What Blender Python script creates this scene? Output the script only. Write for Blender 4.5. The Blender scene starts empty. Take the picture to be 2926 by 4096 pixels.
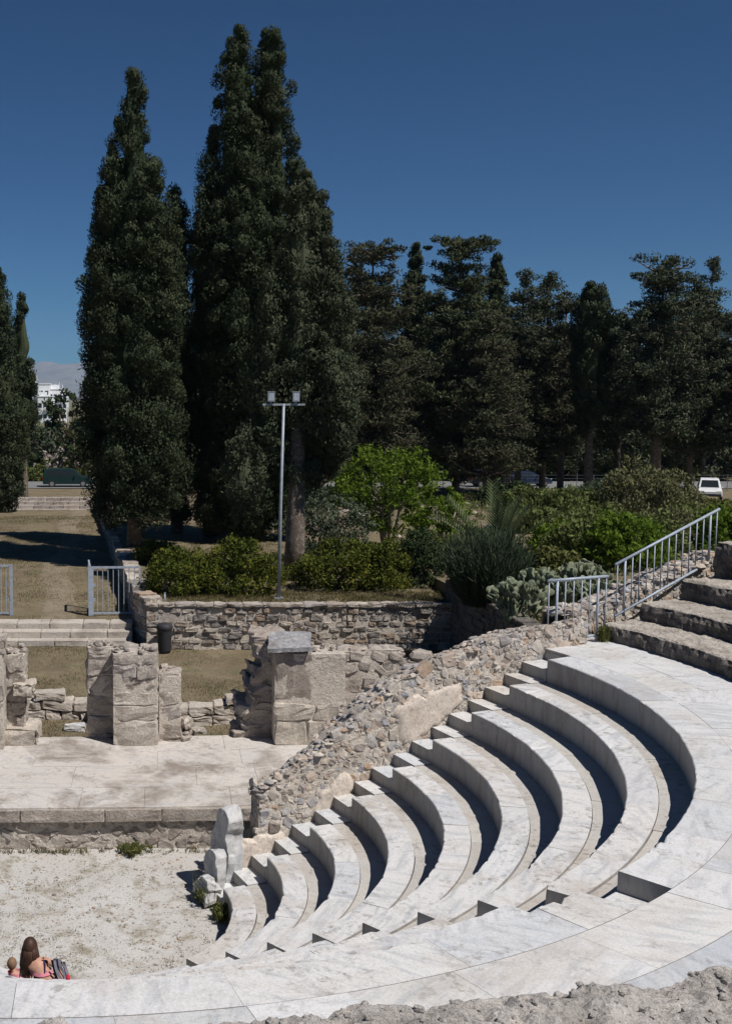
import bpy, math, random
import numpy as np
from math import radians as RAD, pi, sin, cos, hypot, atan2, asin
sc = bpy.context.scene
COL = sc.collection
rnd = random.Random(7)
NR = np.random.default_rng(11)

# ------------------------------------------------------------------ camera, sky, sun, exposure
EYE = 8.15                      # eye height above the orchestra floor
cam_d = bpy.data.cameras.new('camera'); cam = bpy.data.objects.new('camera', cam_d); COL.objects.link(cam)
cam.location = (0, 0, EYE); cam.rotation_euler = (pi/2 - 0.1003, 0, 0)
cam_d.sensor_fit = 'VERTICAL'; cam_d.sensor_height = 36; cam_d.lens = 39.66; cam_d.shift_x = 0.1971
cam_d.clip_start = 0.1; cam_d.clip_end = 30000
sc.camera = cam
SUN_DIR = np.array([.60, -.50, 1.16]); SUN_DIR /= np.linalg.norm(SUN_DIR)   # towards the sun
w = bpy.data.worlds.new('World'); sc.world = w; w.use_nodes = True
nt = w.node_tree; nt.nodes.clear()
sky = nt.nodes.new('ShaderNodeTexSky'); sky.sky_type = 'NISHITA'; sky.sun_disc = False
sky.sun_elevation = asin(SUN_DIR[2]); sky.sun_rotation = atan2(SUN_DIR[0], SUN_DIR[1])
sky.altitude = 2600; sky.air_density = 1.0; sky.dust_density = 0.15; sky.ozone_density = 6.0
hs = nt.nodes.new('ShaderNodeGamma'); hs.inputs[1].default_value = 1.25
tint = nt.nodes.new('ShaderNodeMix'); tint.data_type = 'RGBA'; tint.blend_type = 'MULTIPLY'; tint.inputs[0].default_value = 1.0; tint.inputs[7].default_value = (.25, .50, .565, 1)   # deep polarised blue
bg = nt.nodes.new('ShaderNodeBackground'); bg.inputs[1].default_value = 0.05
out = nt.nodes.new('ShaderNodeOutputWorld')
nt.links.new(sky.outputs[0], hs.inputs[0]); nt.links.new(hs.outputs[0], tint.inputs[6]); nt.links.new(tint.outputs[2], bg.inputs[0]); nt.links.new(bg.outputs[0], out.inputs[0])
sl = bpy.data.lights.new('sun', 'SUN'); sl.energy = 5.0; sl.angle = RAD(.5); sl.color = (1, .965, .925)
so = bpy.data.objects.new('sun', sl); COL.objects.link(so)
from mathutils import Vector, Matrix
so.rotation_euler = Vector(SUN_DIR).to_track_quat('Z', 'Y').to_euler()
sc.view_settings.view_transform = 'Standard'; sc.view_settings.look = 'None'
sc.view_settings.exposure = 0.03; sc.view_settings.gamma = 1.0
sc.cycles.max_bounces = 6; sc.cycles.diffuse_bounces = 3; sc.cycles.transparent_max_bounces = 8

# ------------------------------------------------------------------ mesh helpers
class MB:
    """collects vertices and polygons, builds ONE mesh object"""
    def __init__(s): s.V = []; s.n = 0; s.Q = []; s.T = []; s.P = []
    def add(s, V, Q=None, T=None, P=None):
        V = np.asarray(V, float).reshape(-1, 3)
        if Q is not None and len(Q): s.Q.append(np.asarray(Q, int) + s.n)
        if T is not None and len(T): s.T.append(np.asarray(T, int) + s.n)
        if P: s.P += [[i + s.n for i in p] for p in P]
        s.V.append(V); s.n += len(V)
    def box(s, c, h, R=None):
        """c centre, h half size, R 3x3 with rows = axes"""
        g = np.array([[x, y, z] for x in (-1, 1) for y in (-1, 1) for z in (-1, 1)], float) * h
        if R is not None: g = g @ np.asarray(R)
        s.add(g + c, [[0, 1, 3, 2], [4, 6, 7, 5], [0, 4, 5, 1], [2, 3, 7, 6], [0, 2, 6, 4], [1, 5, 7, 3]])
    def tube(s, pts, rad, n=8, cap=True):
        pts = np.asarray(pts, float); m = len(pts)
        rad = np.full(m, rad) if np.isscalar(rad) else np.asarray(rad, float)
        V = []
        for i in range(m):
            d = pts[min(i+1, m-1)] - pts[max(i-1, 0)]; d /= np.linalg.norm(d) + 1e-9
            a = np.cross(d, [0, 0, 1] if abs(d[2]) < .9 else [1, 0, 0]); a /= np.linalg.norm(a); b = np.cross(d, a)
            for k in range(n):
                t = 2*pi*k/n; V.append(pts[i] + rad[i]*(cos(t)*a + sin(t)*b))
        Q = [[i*n+k, i*n+(k+1) % n, (i+1)*n+(k+1) % n, (i+1)*n+k] for i in range(m-1) for k in range(n)]
        P = [list(range(n))[::-1], [(m-1)*n+k for k in range(n)]] if cap else None
        s.add(V, Q, P=P)
    def grid(s, G):
        """G: (a, b, 3) array of points"""
        a, b = G.shape[:2]
        i, j = np.meshgrid(np.arange(a-1), np.arange(b-1), indexing='ij'); k = (i*b + j).ravel()
        s.add(G.reshape(-1, 3), np.stack([k, k+b, k+b+1, k+1], 1))
    def build(s, name, mat, parent=None, smooth=False, loc=None, **kw):
        V = np.concatenate(s.V) if s.V else np.zeros((0, 3))
        off = np.zeros(3)
        if parent is not None:
            p = parent
            while p is not None: off += np.array(p.location); p = p.parent
        elif loc is not None: off = np.array(loc, float)
        V = V - off
        me = bpy.data.meshes.new(name)
        Q = np.concatenate(s.Q) if s.Q else np.zeros((0, 4), int)
        T = np.concatenate(s.T) if s.T else np.zeros((0, 3), int)
        pl = [len(p) for p in s.P]; pv = [i for p in s.P for i in p]
        nl = Q.size + T.size + len(pv)
        me.vertices.add(len(V)); me.vertices.foreach_set('co', V.astype(np.float32).ravel())
        me.loops.add(nl); me.loops.foreach_set('vertex_index', np.concatenate([Q.ravel(), T.ravel(), np.array(pv, int)]).astype(np.int32))
        tot = np.concatenate([np.full(len(Q), 4), np.full(len(T), 3), np.array(pl, int)]).astype(np.int32)
        me.polygons.add(len(tot)); me.polygons.foreach_set('loop_start', (np.cumsum(tot) - tot).astype(np.int32))
        me.polygons.foreach_set('loop_total', tot)
        me.update(calc_edges=True); me.validate()
        me.polygons.foreach_set('use_smooth', np.full(len(me.polygons), bool(smooth)))
        me.materials.append(mat)
        o = bpy.data.objects.new(name, me); COL.objects.link(o)
        if parent is not None: o.parent = parent
        elif loc is not None: o.location = loc
        for k, v in kw.items(): o[k] = v
        return o

def thing(name, loc, label, cat, group=None):
    o = bpy.data.objects.new(name, None); COL.objects.link(o); o.location = loc
    o.empty_display_size = .3
    o['label'] = label; o['category'] = cat
    if group: o['group'] = group
    return o

# rough block: a cube with 26 vertices whose corners are knocked off
def _template(lv):
    m = len(lv); pts = {}; V = []; Q = []
    def vid(k):
        if k not in pts: pts[k] = len(V); V.append([lv[i] for i in k])
        return pts[k]
    for ax in range(3):
        u, v = [a for a in range(3) if a != ax]
        for e in (0, m-1):
            for a in range(m-1):
                for b in range(m-1):
                    q = []
                    for da, db in ((0, 0), (1, 0), (1, 1), (0, 1)):
                        p = [0, 0, 0]; p[ax] = e; p[u] = a+da; p[v] = b+db; q.append(vid(tuple(p)))
                    if (e > 0) == (ax == 1): q = q[::-1]
                    Q.append(q)
    return np.array(V, float), np.array(Q)
BT3, BQ3 = _template((-1, 0, 1))
BT5, BQ5 = _template((-1, -.9, -.5, 0, .5, .9, 1))
def blocks(mb, C, H, R=None, rounding=.12, jit=.06, rg=NR, fine=False, erode=0.):
    """many rough stones at once. C (n,3) centres, H (n,3) half sizes, R (n,3,3) row axes or one 3x3"""
    C = np.asarray(C, float).reshape(-1, 3); H = np.asarray(H, float).reshape(-1, 3); n = len(C)
    if not n: return
    BT, BQ = (BT5, BQ5) if fine else (BT3, BQ3); nv = len(BT)
    full = (np.abs(BT) > .99).sum(1)
    f = 1 - rounding*np.array([0, 0, .5, 1.0])[full.astype(int)]
    V = BT[None]*f[None, :, None]*H[:, None, :]
    hm = np.minimum(H.min(1), .12 if fine else 9)
    V = V + rg.normal(0, 1, V.shape)*jit*(.35 if fine else 1.)*hm[:, None, None]
    if fine:   # slow wobble so that edges are not straight
        ph = rg.uniform(0, 6.3, (n, 3, 3)); Bk = BT[None]*1.6
        for a in range(3): V[..., a] += np.sin(Bk[..., (a+1) % 3]+ph[:, a, 0, None])*np.sin(Bk[..., (a+2) % 3]*1.3+ph[:, a, 1, None])*jit*.9*hm[:, None]
    if R is not None:
        R = np.asarray(R)
        V = np.einsum('nij,njk->nik', V, R) if R.ndim == 3 else V @ R
    V = V + C[:, None, :]
    if erode:
        fl = V.reshape(-1, 3); e = np.stack([fbm(fl, 3.1, 60+a, 3)+.6*fbm(fl, 9., 70+a, 3) for a in range(3)], 1)
        V = (fl + e*erode).reshape(V.shape)
    Q = (BQ[None] + (np.arange(n)*nv)[:, None, None]).reshape(-1, 4)
    mb.add(V.reshape(-1, 3), Q)

def frame(d):
    """axes: along d (2D), outward normal, up"""
    d = np.array([d[0], d[1], 0.]); d /= np.linalg.norm(d); nrm = np.array([d[1], -d[0], 0.])
    return np.array([d, nrm, [0, 0, 1.]])

# value noise on the CPU for shaping surfaces
def vnoise(P, scale=1., seed=0):
    P = np.asarray(P, float)*scale + seed*17.3
    I = np.floor(P).astype(int); F = P - I; F = F*F*(3-2*F)
    def h(i, j, k):
        n = (i*374761393 + j*668265263 + k*1274126177) & 0x7fffffff
        n = ((n ^ (n >> 13))*1103515245) & 0x7fffffff
        return ((n ^ (n >> 16)) & 0xffff)/65535.
    r = 0
    for a in (0, 1):
        for b in (0, 1):
            for c in (0, 1):
                wgt = (F[..., 0] if a else 1-F[..., 0])*(F[..., 1] if b else 1-F[..., 1])*(F[..., 2] if c else 1-F[..., 2])
                r = r + wgt*h(I[..., 0]+a, I[..., 1]+b, I[..., 2]+c)
    return r
def fbm(P, scale=1., seed=0, oct=4):
    r = 0; a = .5
    for o in range(oct): r = r + a*(vnoise(P, scale*2**o, seed+o)-.5); a *= .5
    return r

# ------------------------------------------------------------------ materials
def new_mat(name, rough=.85):
    m = bpy.data.materials.new(name); m.use_nodes = True
    nt = m.node_tree; b = nt.nodes['Principled BSDF']
    b.inputs['Roughness'].default_value = rough
    b.inputs['Specular IOR Level'].default_value = .25
    return m, nt, b
def N(nt, t, **kw):
    n = nt.nodes.new(t)
    for k, v in kw.items():
        if k.startswith('i_'): n.inputs[k[2:].replace('_', ' ')].default_value = v
        else: setattr(n, k, v)
    return n
def ramp(nt, fac, stops):
    r = nt.nodes.new('ShaderNodeValToRGB'); e = r.color_ramp.elements
    while len(e) < len(stops): e.new(.5)
    for i, (p, c) in enumerate(stops): e[i].position = p; e[i].color = (*c, 1)
    nt.links.new(fac, r.inputs[0]); return r.outputs[0]
def noise(nt, scale, detail=5, rough=.6, vec=None, dist=0.):
    n = N(nt, 'ShaderNodeTexNoise'); n.inputs['Scale'].default_value = scale; n.inputs['Detail'].default_value = detail
    n.inputs['Roughness'].default_value = rough; n.inputs['Distortion'].default_value = dist
    if vec is not None: nt.links.new(vec, n.inputs['Vector'])
    return n.outputs['Fac']
def mixc(nt, fac, a, b, mode='MIX'):
    m = N(nt, 'ShaderNodeMix', data_type='RGBA', blend_type=mode)
    if isinstance(fac, (int, float)): m.inputs[0].default_value = fac
    else: nt.links.new(fac, m.inputs[0])
    for sock, v in ((m.inputs[6], a), (m.inputs[7], b)):
        if isinstance(v, tuple): sock.default_value = (*v, 1)
        else: nt.links.new(v, sock)
    return m.outputs[2]
def coords(nt, scale=(1, 1, 1), kind='Object'):
    tc = N(nt, 'ShaderNodeTexCoord'); mp = N(nt, 'ShaderNodeMapping'); mp.inputs['Scale'].default_value = scale
    nt.links.new(tc.outputs[kind], mp.inputs[0]); return mp.outputs[0]
def thr(nt, fac, lo, hi):
    m = N(nt, 'ShaderNodeMapRange'); m.inputs[1].default_value = lo; m.inputs[2].default_value = hi
    nt.links.new(fac, m.inputs[0]); return m.outputs[0]
def mul(nt, a, b):
    m = N(nt, 'ShaderNodeMath', operation='MULTIPLY')
    for s, v in ((m.inputs[0], a), (m.inputs[1], b)):
        if isinstance(v, (int, float)): s.default_value = v
        else: nt.links.new(v, s)
    return m.outputs[0]
def bump(nt, b, h, strength=.5, dist=.02, prev=None):
    n = N(nt, 'ShaderNodeBump'); n.inputs['Strength'].default_value = strength; n.inputs['Distance'].default_value = dist
    nt.links.new(h, n.inputs['Height'])
    if prev is not None: nt.links.new(prev, n.inputs['Normal'])
    nt.links.new(n.outputs[0], b.inputs['Normal']); return n.outputs[0]
def island(nt): return N(nt, 'ShaderNodeNewGeometry').outputs['Random Per Island']

def stone_mat(name, cols, stain=(.16, .13, .11), stain_amt=.6, fine=28, bumpd=.02, pits=True, big=1.3, lighten=(.62, .56, .5), light_amt=.35, iso=True):
    m, nt, b = new_mat(name, .92)
    v = coords(nt)
    k = len(cols)
    base = ramp(nt, island(nt) if iso else noise(nt, 2.2, 3, .6, v), [(i/(k-1) if k > 1 else 0, c) for i, c in enumerate(cols)])
    n1 = noise(nt, big, 6, .65, v); n2 = noise(nt, fine, 6, .7, v); n3 = noise(nt, 6, 5, .7, v, .6)
    c = mixc(nt, mul(nt, thr(nt, n3, .5, .66), light_amt), base, lighten)
    c = mixc(nt, mul(nt, thr(nt, n1, .48, .7), stain_amt), c, stain)
    c = mixc(nt, .55, c, ramp(nt, n2, [(.3, (.35, .33, .31)), (.5, (1, 1, 1)), (.7, (1.45, 1.42, 1.38))]), 'MULTIPLY')
    h = n2
    if pits:
        vo = N(nt, 'ShaderNodeTexVoronoi'); vo.inputs['Scale'].default_value = 17; nt.links.new(v, vo.inputs['Vector'])
        pit = mul(nt, thr(nt, vo.outputs['Distance'], .33, .12), thr(nt, n3, .46, .6))
        c = mixc(nt, mul(nt, pit, .6), c, (.09, .075, .06))
    nt.links.new(c, b.inputs['Base Color'])
    p = bump(nt, b, n3, .6, bumpd*2.5); bump(nt, b, n2, .9, bumpd, p)
    return m

def marble_mat(name, cols, brown=(.50, .43, .36), brown_amt=.35, dirt=.4, rough=.62, vein=.35, shade_stain=True):
    m, nt, b = new_mat(name, rough)
    v = coords(nt)
    k = len(cols)
    base = ramp(nt, island(nt), [(i/(k-1), c) for i, c in enumerate(cols)])
    # veining, direction changes from slab to slab
    rot = N(nt, 'ShaderNodeVectorRotate', rotation_type='Z_AXIS')
    nt.links.new(v, rot.inputs['Vector']); nt.links.new(mul(nt, island(nt), 9.), rot.inputs['Angle'])
    mp = N(nt, 'ShaderNodeMapping'); mp.inputs['Scale'].default_value = (1.1, 5.5, 2.); nt.links.new(rot.outputs[0], mp.inputs[0])
    nv = noise(nt, 1.5, 7, .62, mp.outputs[0], .5)
    c = mixc(nt, mul(nt, thr(nt, nv, .48, .64), vein), base, (.27, .295, .33))
    nb = noise(nt, .8, 6, .68, v, .4)
    c = mixc(nt, mul(nt, thr(nt, nb, .5, .66), brown_amt), c, brown)
    nd = noise(nt, 9, 8, .75, v, .3)
    c = mixc(nt, mul(nt, thr(nt, nd, .52, .62), mul(nt, thr(nt, noise(nt, 1.3, 3, .6, v), .4, .6), dirt)), c, (.17, .15, .13))
    nf = noise(nt, 42, 5, .75, v)
    c = mixc(nt, .7, c, ramp(nt, nf, [(.34, (.74, .73, .72)), (.5, (1, 1, 1)), (.66, (1.14, 1.14, 1.14))]), 'MULTIPLY')
    # upright faces: shade painted into the colour, with brown stains and run marks
    if shade_stain:
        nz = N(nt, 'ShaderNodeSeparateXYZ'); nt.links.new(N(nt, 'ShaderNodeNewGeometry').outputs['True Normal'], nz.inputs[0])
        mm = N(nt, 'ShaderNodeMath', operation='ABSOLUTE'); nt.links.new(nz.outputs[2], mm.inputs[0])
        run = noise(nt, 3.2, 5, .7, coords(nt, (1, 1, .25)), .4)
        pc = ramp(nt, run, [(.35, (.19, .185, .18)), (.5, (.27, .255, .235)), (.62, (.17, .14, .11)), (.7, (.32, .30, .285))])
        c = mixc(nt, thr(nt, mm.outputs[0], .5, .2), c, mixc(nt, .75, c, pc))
    vo = N(nt, 'ShaderNodeTexVoronoi'); vo.inputs['Scale'].default_value = 7; nt.links.new(v, vo.inputs['Vector'])
    spot = mul(nt, thr(nt, vo.outputs['Distance'], .10, .04), thr(nt, nd, .5, .6))
    c = mixc(nt, mul(nt, spot, .7), c, (.17, .15, .12))
    nt.links.new(c, b.inputs['Base Color'])
    p = bump(nt, b, nd, .35, .008); bump(nt, b, nf, .45, .004, p)
    return m

M = {}
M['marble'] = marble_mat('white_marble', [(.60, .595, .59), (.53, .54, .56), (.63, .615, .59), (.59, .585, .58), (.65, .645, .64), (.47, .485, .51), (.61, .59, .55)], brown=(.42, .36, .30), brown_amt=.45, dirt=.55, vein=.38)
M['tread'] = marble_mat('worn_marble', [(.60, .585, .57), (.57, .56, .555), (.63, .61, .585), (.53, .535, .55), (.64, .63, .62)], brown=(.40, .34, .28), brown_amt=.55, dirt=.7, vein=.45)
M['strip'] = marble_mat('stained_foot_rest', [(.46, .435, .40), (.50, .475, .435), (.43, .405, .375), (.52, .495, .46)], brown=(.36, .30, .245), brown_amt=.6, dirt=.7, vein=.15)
M['paving'] = marble_mat('stage_slabs', [(.54, .495, .45), (.57, .525, .48), (.53, .49, .445), (.55, .51, .47), (.55, .51, .47), (.57, .53, .485)], shade_stain=False, brown=(.24, .20, .165), brown_amt=.9, dirt=.7, vein=.3)
M['ashlar'] = stone_mat('grey_brown_ashlar', [(.31, .26, .225), (.37, .32, .275), (.26, .23, .205), (.42, .37, .32), (.32, .285, .265)], big=2.6, stain_amt=.6, light_amt=.5)
M['pale_block'] = stone_mat('pale_tufa_block', [(.46, .41, .35), (.52, .46, .395), (.42, .37, .32)], stain_amt=.5, big=2.6)
M['coursed'] = stone_mat('coursed_stone', [(.13, .12, .115), (.34, .30, .26), (.44, .39, .33), (.20, .185, .18), (.50, .44, .37), (.25, .23, .215), (.38, .28, .20), (.16, .15, .14)], stain_amt=.3, fine=34, light_amt=.25)
M['rubble'] = stone_mat('rubble_stone', [(.44, .39, .33), (.20, .17, .15), (.52, .47, .41), (.32, .30, .29), (.40, .28, .19), (.56, .51, .45), (.34, .27, .22), (.30, .30, .32), (.50, .455, .40)], stain_amt=.15, fine=50, bumpd=.01, pits=False)
M['mortar'] = stone_mat('lime_mortar', [(.52, .465, .40), (.58, .52, .45), (.46, .405, .34)], stain_amt=.4, fine=26, bumpd=.03, iso=False)
M['plaster'] = stone_mat('old_plaster', [(.50, .43, .36), (.56, .49, .42), (.53, .45, .385)], stain=(.36, .28, .21), stain_amt=.6, fine=22, bumpd=.006, pits=False, iso=False)
M['darkstone'] = stone_mat('shade_darkened_stone', [(.07, .065, .058), (.12, .108, .095), (.17, .15, .135), (.055, .05, .046), (.10, .085, .07)], stain=(.05, .045, .04), stain_amt=.85, fine=15, bumpd=.04, light_amt=.2, iso=False)  # darkened so the colour carries the shade of the unlit tier faces
M['weathered'] = stone_mat('weathered_tread_stone', [(.47, .42, .365), (.40, .36, .315), (.51, .46, .40), (.37, .335, .30)], stain=(.15, .125, .10), stain_amt=.7, fine=16, bumpd=.04, iso=False)
M['foreground'] = stone_mat('rough_grey_rock', [(.58, .545, .50), (.50, .465, .43), (.64, .60, .56), (.43, .395, .36)], stain=(.20, .175, .155), stain_amt=.55, fine=34, bumpd=.05, iso=False, light_amt=.5)
M['steps'] = stone_mat('step_slab_stone', [(.48, .43, .37), (.42, .38, .34), (.53, .48, .42)], stain=(.22, .19, .16), stain_amt=.6)
M['whitefrag'] = marble_mat('carved_marble', [(.52, .51, .495), (.48, .48, .48)], shade_stain=False, brown_amt=.4, dirt=.7, vein=.5)
M['slate'] = stone_mat('grey_slate_cap', [(.24, .24, .25), (.30, .30, .31)], fine=14, stain_amt=.6, pits=False)

def metal(name, c, rough=.45, met=.5):
    m, nt, b = new_mat(name, rough); v = coords(nt)
    n = noise(nt, 9, 5, .7, v)
    nt.links.new(mixc(nt, thr(nt, n, .45, .75), c, tuple(x*.6 for x in c)), b.inputs['Base Color'])
    b.inputs['Metallic'].default_value = met; bump(nt, b, n, .1, .002); return m
M['steel'] = metal('grey_painted_steel', (.36, .405, .47), .5, .1)
M['lampsteel'] = metal('galvanised_steel', (.33, .36, .40), .5, .1)
M['lensgrey'] = metal('pale_lamp_glass', (.38, .42, .48), .3, 0); M['wire'] = metal('dull_wire', (.16, .17, .17), .7, 0)
M['bin'] = metal('dark_plastic', (.035, .035, .04), .6, 0)
M['glass'] = metal('dark_glass', (.02, .025, .03), .1, 0)
M['tyre'] = metal('tyre_rubber', (.02, .02, .02), .9, 0)
M['chrome'] = metal('wheel_alloy', (.5, .5, .52), .3, .8)
M['carwhite'] = metal('white_car_paint', (.72, .73, .74), .25, 0)
M['cargreen'] = metal('dark_green_car_paint', (.012, .03, .03), .25, 0)
M['carblack'] = metal('black_car_paint', (.012, .013, .016), .25, 0)
M['carblue'] = metal('dark_blue_car_paint', (.02, .03, .06), .25, 0)
M['lampred'] = metal('red_lamp_glass', (.35, .01, .01), .3, 0)
M['whitewash'] = metal('whitewash', (.78, .79, .80), .9, 0)
M['signwhite'] = metal('white_sign_face', (.75, .76, .76), .6, 0)

def leaf_mat(name, cols, trans=.25, spot=None):
    m = bpy.data.materials.new(name); m.use_nodes = True; nt = m.node_tree; nt.nodes.clear()
    o = nt.nodes.new('ShaderNodeOutputMaterial'); v = coords(nt)
    k = len(cols); r = island(nt)
    n = noise(nt, .9, 4, .6, v)
    f = N(nt, 'ShaderNodeMath', operation='ADD'); nt.links.new(mul(nt, r, .55), f.inputs[0]); nt.links.new(mul(nt, thr(nt, n, .3, .7), .45), f.inputs[1])
    c = ramp(nt, f.outputs[0], [(i/(k-1), x) for i, x in enumerate(cols)])
    d = N(nt, 'ShaderNodeBsdfPrincipled'); d.inputs['Roughness'].default_value = .75; d.inputs['Specular IOR Level'].default_value = .08
    t = nt.nodes.new('ShaderNodeBsdfTranslucent'); mx = nt.nodes.new('ShaderNodeMixShader'); mx.inputs[0].default_value = trans
    nt.links.new(c, d.inputs['Base Color']); nt.links.new(c, t.inputs[0])
    nt.links.new(d.outputs[0], mx.inputs[1]); nt.links.new(t.outputs[0], mx.inputs[2]); nt.links.new(mx.outputs[0], o.inputs[0])
    return m
M['cyp'] = leaf_mat('cypress_foliage', [(.015, .025, .013), (.031, .045, .023), (.056, .067, .034), (.095, .10, .053)], .04)
M['cypgrey'] = leaf_mat('grey_cypress_foliage', [(0.023, 0.036, 0.019), (0.047, 0.060, 0.033), (0.076, 0.085, 0.050), (0.122, 0.124, 0.073)], .05)
M['pine'] = leaf_mat('pine_foliage', [(0.021, 0.035, 0.016), (0.045, 0.060, 0.029), (0.077, 0.088, 0.041), (0.119, 0.119, 0.060)], .06)
M['pinebrown'] = leaf_mat('brown_pine_foliage', [(0.025, 0.029, 0.017), (0.048, 0.054, 0.029), (0.077, 0.077, 0.043), (0.111, 0.104, 0.061)], .12)
M['hedge'] = leaf_mat('hedge_leaves', [(0.026, 0.040, 0.007), (0.060, 0.081, 0.014), (0.113, 0.123, 0.019), (0.192, 0.169, 0.028)], .2)
M['bright'] = leaf_mat('yellow_green_leaves', [(0.044, 0.075, 0.009), (0.088, 0.143, 0.015), (0.132, 0.197, 0.023), (0.190, 0.250, 0.038)], .35)
M['olive'] = leaf_mat('olive_leaves', [(0.039, 0.055, 0.033), (0.077, 0.099, 0.061), (0.133, 0.155, 0.099)], .15)
M['shrub'] = leaf_mat('green_shrub_leaves', [(0.046, 0.066, 0.022), (0.100, 0.126, 0.037), (0.152, 0.176, 0.059), (0.228, 0.229, 0.103)], .25)
M['drybrush'] = leaf_mat('dry_brush', [(0.075, 0.073, 0.043), (0.130, 0.133, 0.060), (0.205, 0.193, 0.096)], .2)
M['dark'] = leaf_mat('dark_shrub_leaves', [(0.019, 0.032, 0.013), (0.040, 0.059, 0.024), (0.073, 0.092, 0.037)], .15)
M['rosemary'] = leaf_mat('needle_leaves', [(0.030, 0.048, 0.030), (0.060, 0.084, 0.048), (0.108, 0.132, 0.072)], .15)
M['palm'] = leaf_mat('palm_leaves', [(0.053, 0.076, 0.035), (0.095, 0.121, 0.055), (0.158, 0.171, 0.081)], .2)
M['cactus'] = leaf_mat('cactus_skin', [(0.133, 0.165, 0.107), (0.199, 0.223, 0.149), (0.298, 0.307, 0.202)], .05)
M['blossom'] = leaf_mat('pale_blossom', [(.30, .22, .20), (.45, .38, .34), (.60, .55, .50)], .2)
M['grass'] = leaf_mat('grass_blades', [(.14, .11, .06), (.17, .14, .07), (.11, .11, .04), (.20, .16, .10)], .3)
M['weed'] = leaf_mat('weed_leaves', [(.06, .08, .02), (.12, .13, .04), (.20, .18, .07)], .25)
M['bark'] = stone_mat('bark', [(.10, .075, .055), (.14, .11, .085)], fine=20, pits=False, iso=False)
M['bark_pale'] = stone_mat('pale_bark', [(.30, .26, .21), (.36, .31, .26)], fine=20, pits=False, iso=False)

# ------------------------------------------------------------------ the cavea
CX, CY = -1.102, 16.549
R9, RD, ZH, Z1 = 8.21, .759, .4032, .425
TH = .3487                                  # direction of the wing wall
T2 = np.array([cos(TH), sin(TH)]); N2 = np.array([-T2[1], T2[0]])
THS = -.847                                 # radial stair
Rr = lambda i: R9 - (9-i)*RD
Zr = lambda i: Z1 + (i-1)*ZH
PC = lambda r, a, z: (CX + r*cos(a), CY + r*sin(a), z)
def LW(al, off, z): p = np.array([CX, CY]) + al*T2 + off*N2; return (p[0], p[1], z)
STW = .64
OFF0 = -.10; OFF1 = .55

def ring_slab(mb, r0, r1, f0, f1, z0, z1, ch=.012, n=None, dz=0., dr=0.):
    """one slab between radii; f0(r), f1(r) give its end angles; chamfered upper edges"""
    if n is None: n = max(2, int(abs(f1(r1)-f0(r1))*r1/.07))
    rs = [(r0+dr, z0), (r0+dr, z1-ch), (r0+dr+ch, z1+dz), (r1-.003, z1+dz*.4), (r1-.003, z0)]
    V = []
    for k in range(n+1):
        t = k/n
        for r, z in rs:
            a = f0(r)*(1-t) + f1(r)*t; V.append(PC(r, a, z))
    V = np.array(V)
    if ch > .005:
        lipm = np.tile(np.array([.25, 1., 1., 0, 0]), n+1); q1 = fbm(V, 2.4, 31, 3); q2 = np.clip(fbm(V*[1, 1, .3], 7., 37, 3)-.10, 0, 1)
        rv = V[:, :2]-np.array([CX, CY]); rv /= np.linalg.norm(rv, axis=1)[:, None]
        V[:, :2] += rv*(lipm*(q1*.030+q2*.16))[:, None]; V[:, 2] -= lipm*q2*.14
    m = len(rs); Q = []
    for k in range(n):
        for j in range(m-1):
            Q.append([k*m+j, k*m+j+1, (k+1)*m+j+1, (k+1)*m+j])
        Q.append([k*m+m-1, k*m, (k+1)*m, (k+1)*m+m-1])
    mb.add(V, Q, P=[list(range(m))[::-1], [n*m+j for j in range(m)]])

def ring_run(mb, r0, r1, fa, fb, z0, z1, lmin, lmax, gap=.004, jz=.004, jr=.004, ch=.012):
    """a run of slabs from angle fa(r) to fb(r)"""
    rm = (r0+r1)/2; L = abs(fb(rm)-fa(rm))*rm; cuts = [0.]
    while cuts[-1] < L: cuts.append(cuts[-1] + rnd.uniform(lmin, lmax))
    if L - cuts[-2] < lmin*.6 and len(cuts) > 2: cuts.pop(-2)
    cuts[-1] = L
    for a, b in zip(cuts[:-1], cuts[1:]):
        ta, tb = a/L, b/L
        g = gap/2/rm
        s0 = g if a > 0 else 0; s1 = g if b < L else 0
        f0 = lambda r, ta=ta, s0=s0: fa(r)+(fb(r)-fa(r))*ta + s0
        f1 = lambda r, tb=tb, s1=s1: fa(r)+(fb(r)-fa(r))*tb - s1
        ring_slab(mb, r0, r1, f0, f1, z0, z1, ch, dz=rnd.uniform(-jz, jz), dr=rnd.uniform(-jr, jr))

far0 = lambda r: THS
far1 = lambda r: TH + asin(max(-1, min(1, OFF0/r)))
near1 = lambda r: THS - asin(min(1, STW/r))
near0 = lambda r: -2.95
seat = thing('seating_bank', (CX, CY, 0), 'curved bank of white marble seat rows round the orchestra', 'seating')
for i in range(1, 10):
    r0, r1 = Rr(i), Rr(i+1)
    mb = MB(); ms = MB()
    for fa, fb in ((far0, far1), (near0, near1)):
        if i < 9:
            ring_run(mb, r0, r0+.37, fa, fb, Zr(i)-ZH-.12, Zr(i), 1.1, 2.0)
            ring_run(ms, r0+.375, r1+.05, fa, fb, Zr(i)-ZH-.1, Zr(i)-.022, .8, 1.7, ch=.004)
        else:
            ring_run(mb, r0, r0+.52, fa, fb, Zr(i)-ZH-.12, Zr(i), 1.1, 2.0)
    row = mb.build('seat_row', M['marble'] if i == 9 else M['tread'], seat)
    if i < 9: ms.build('foot_rest', M['strip'], row)
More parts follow.
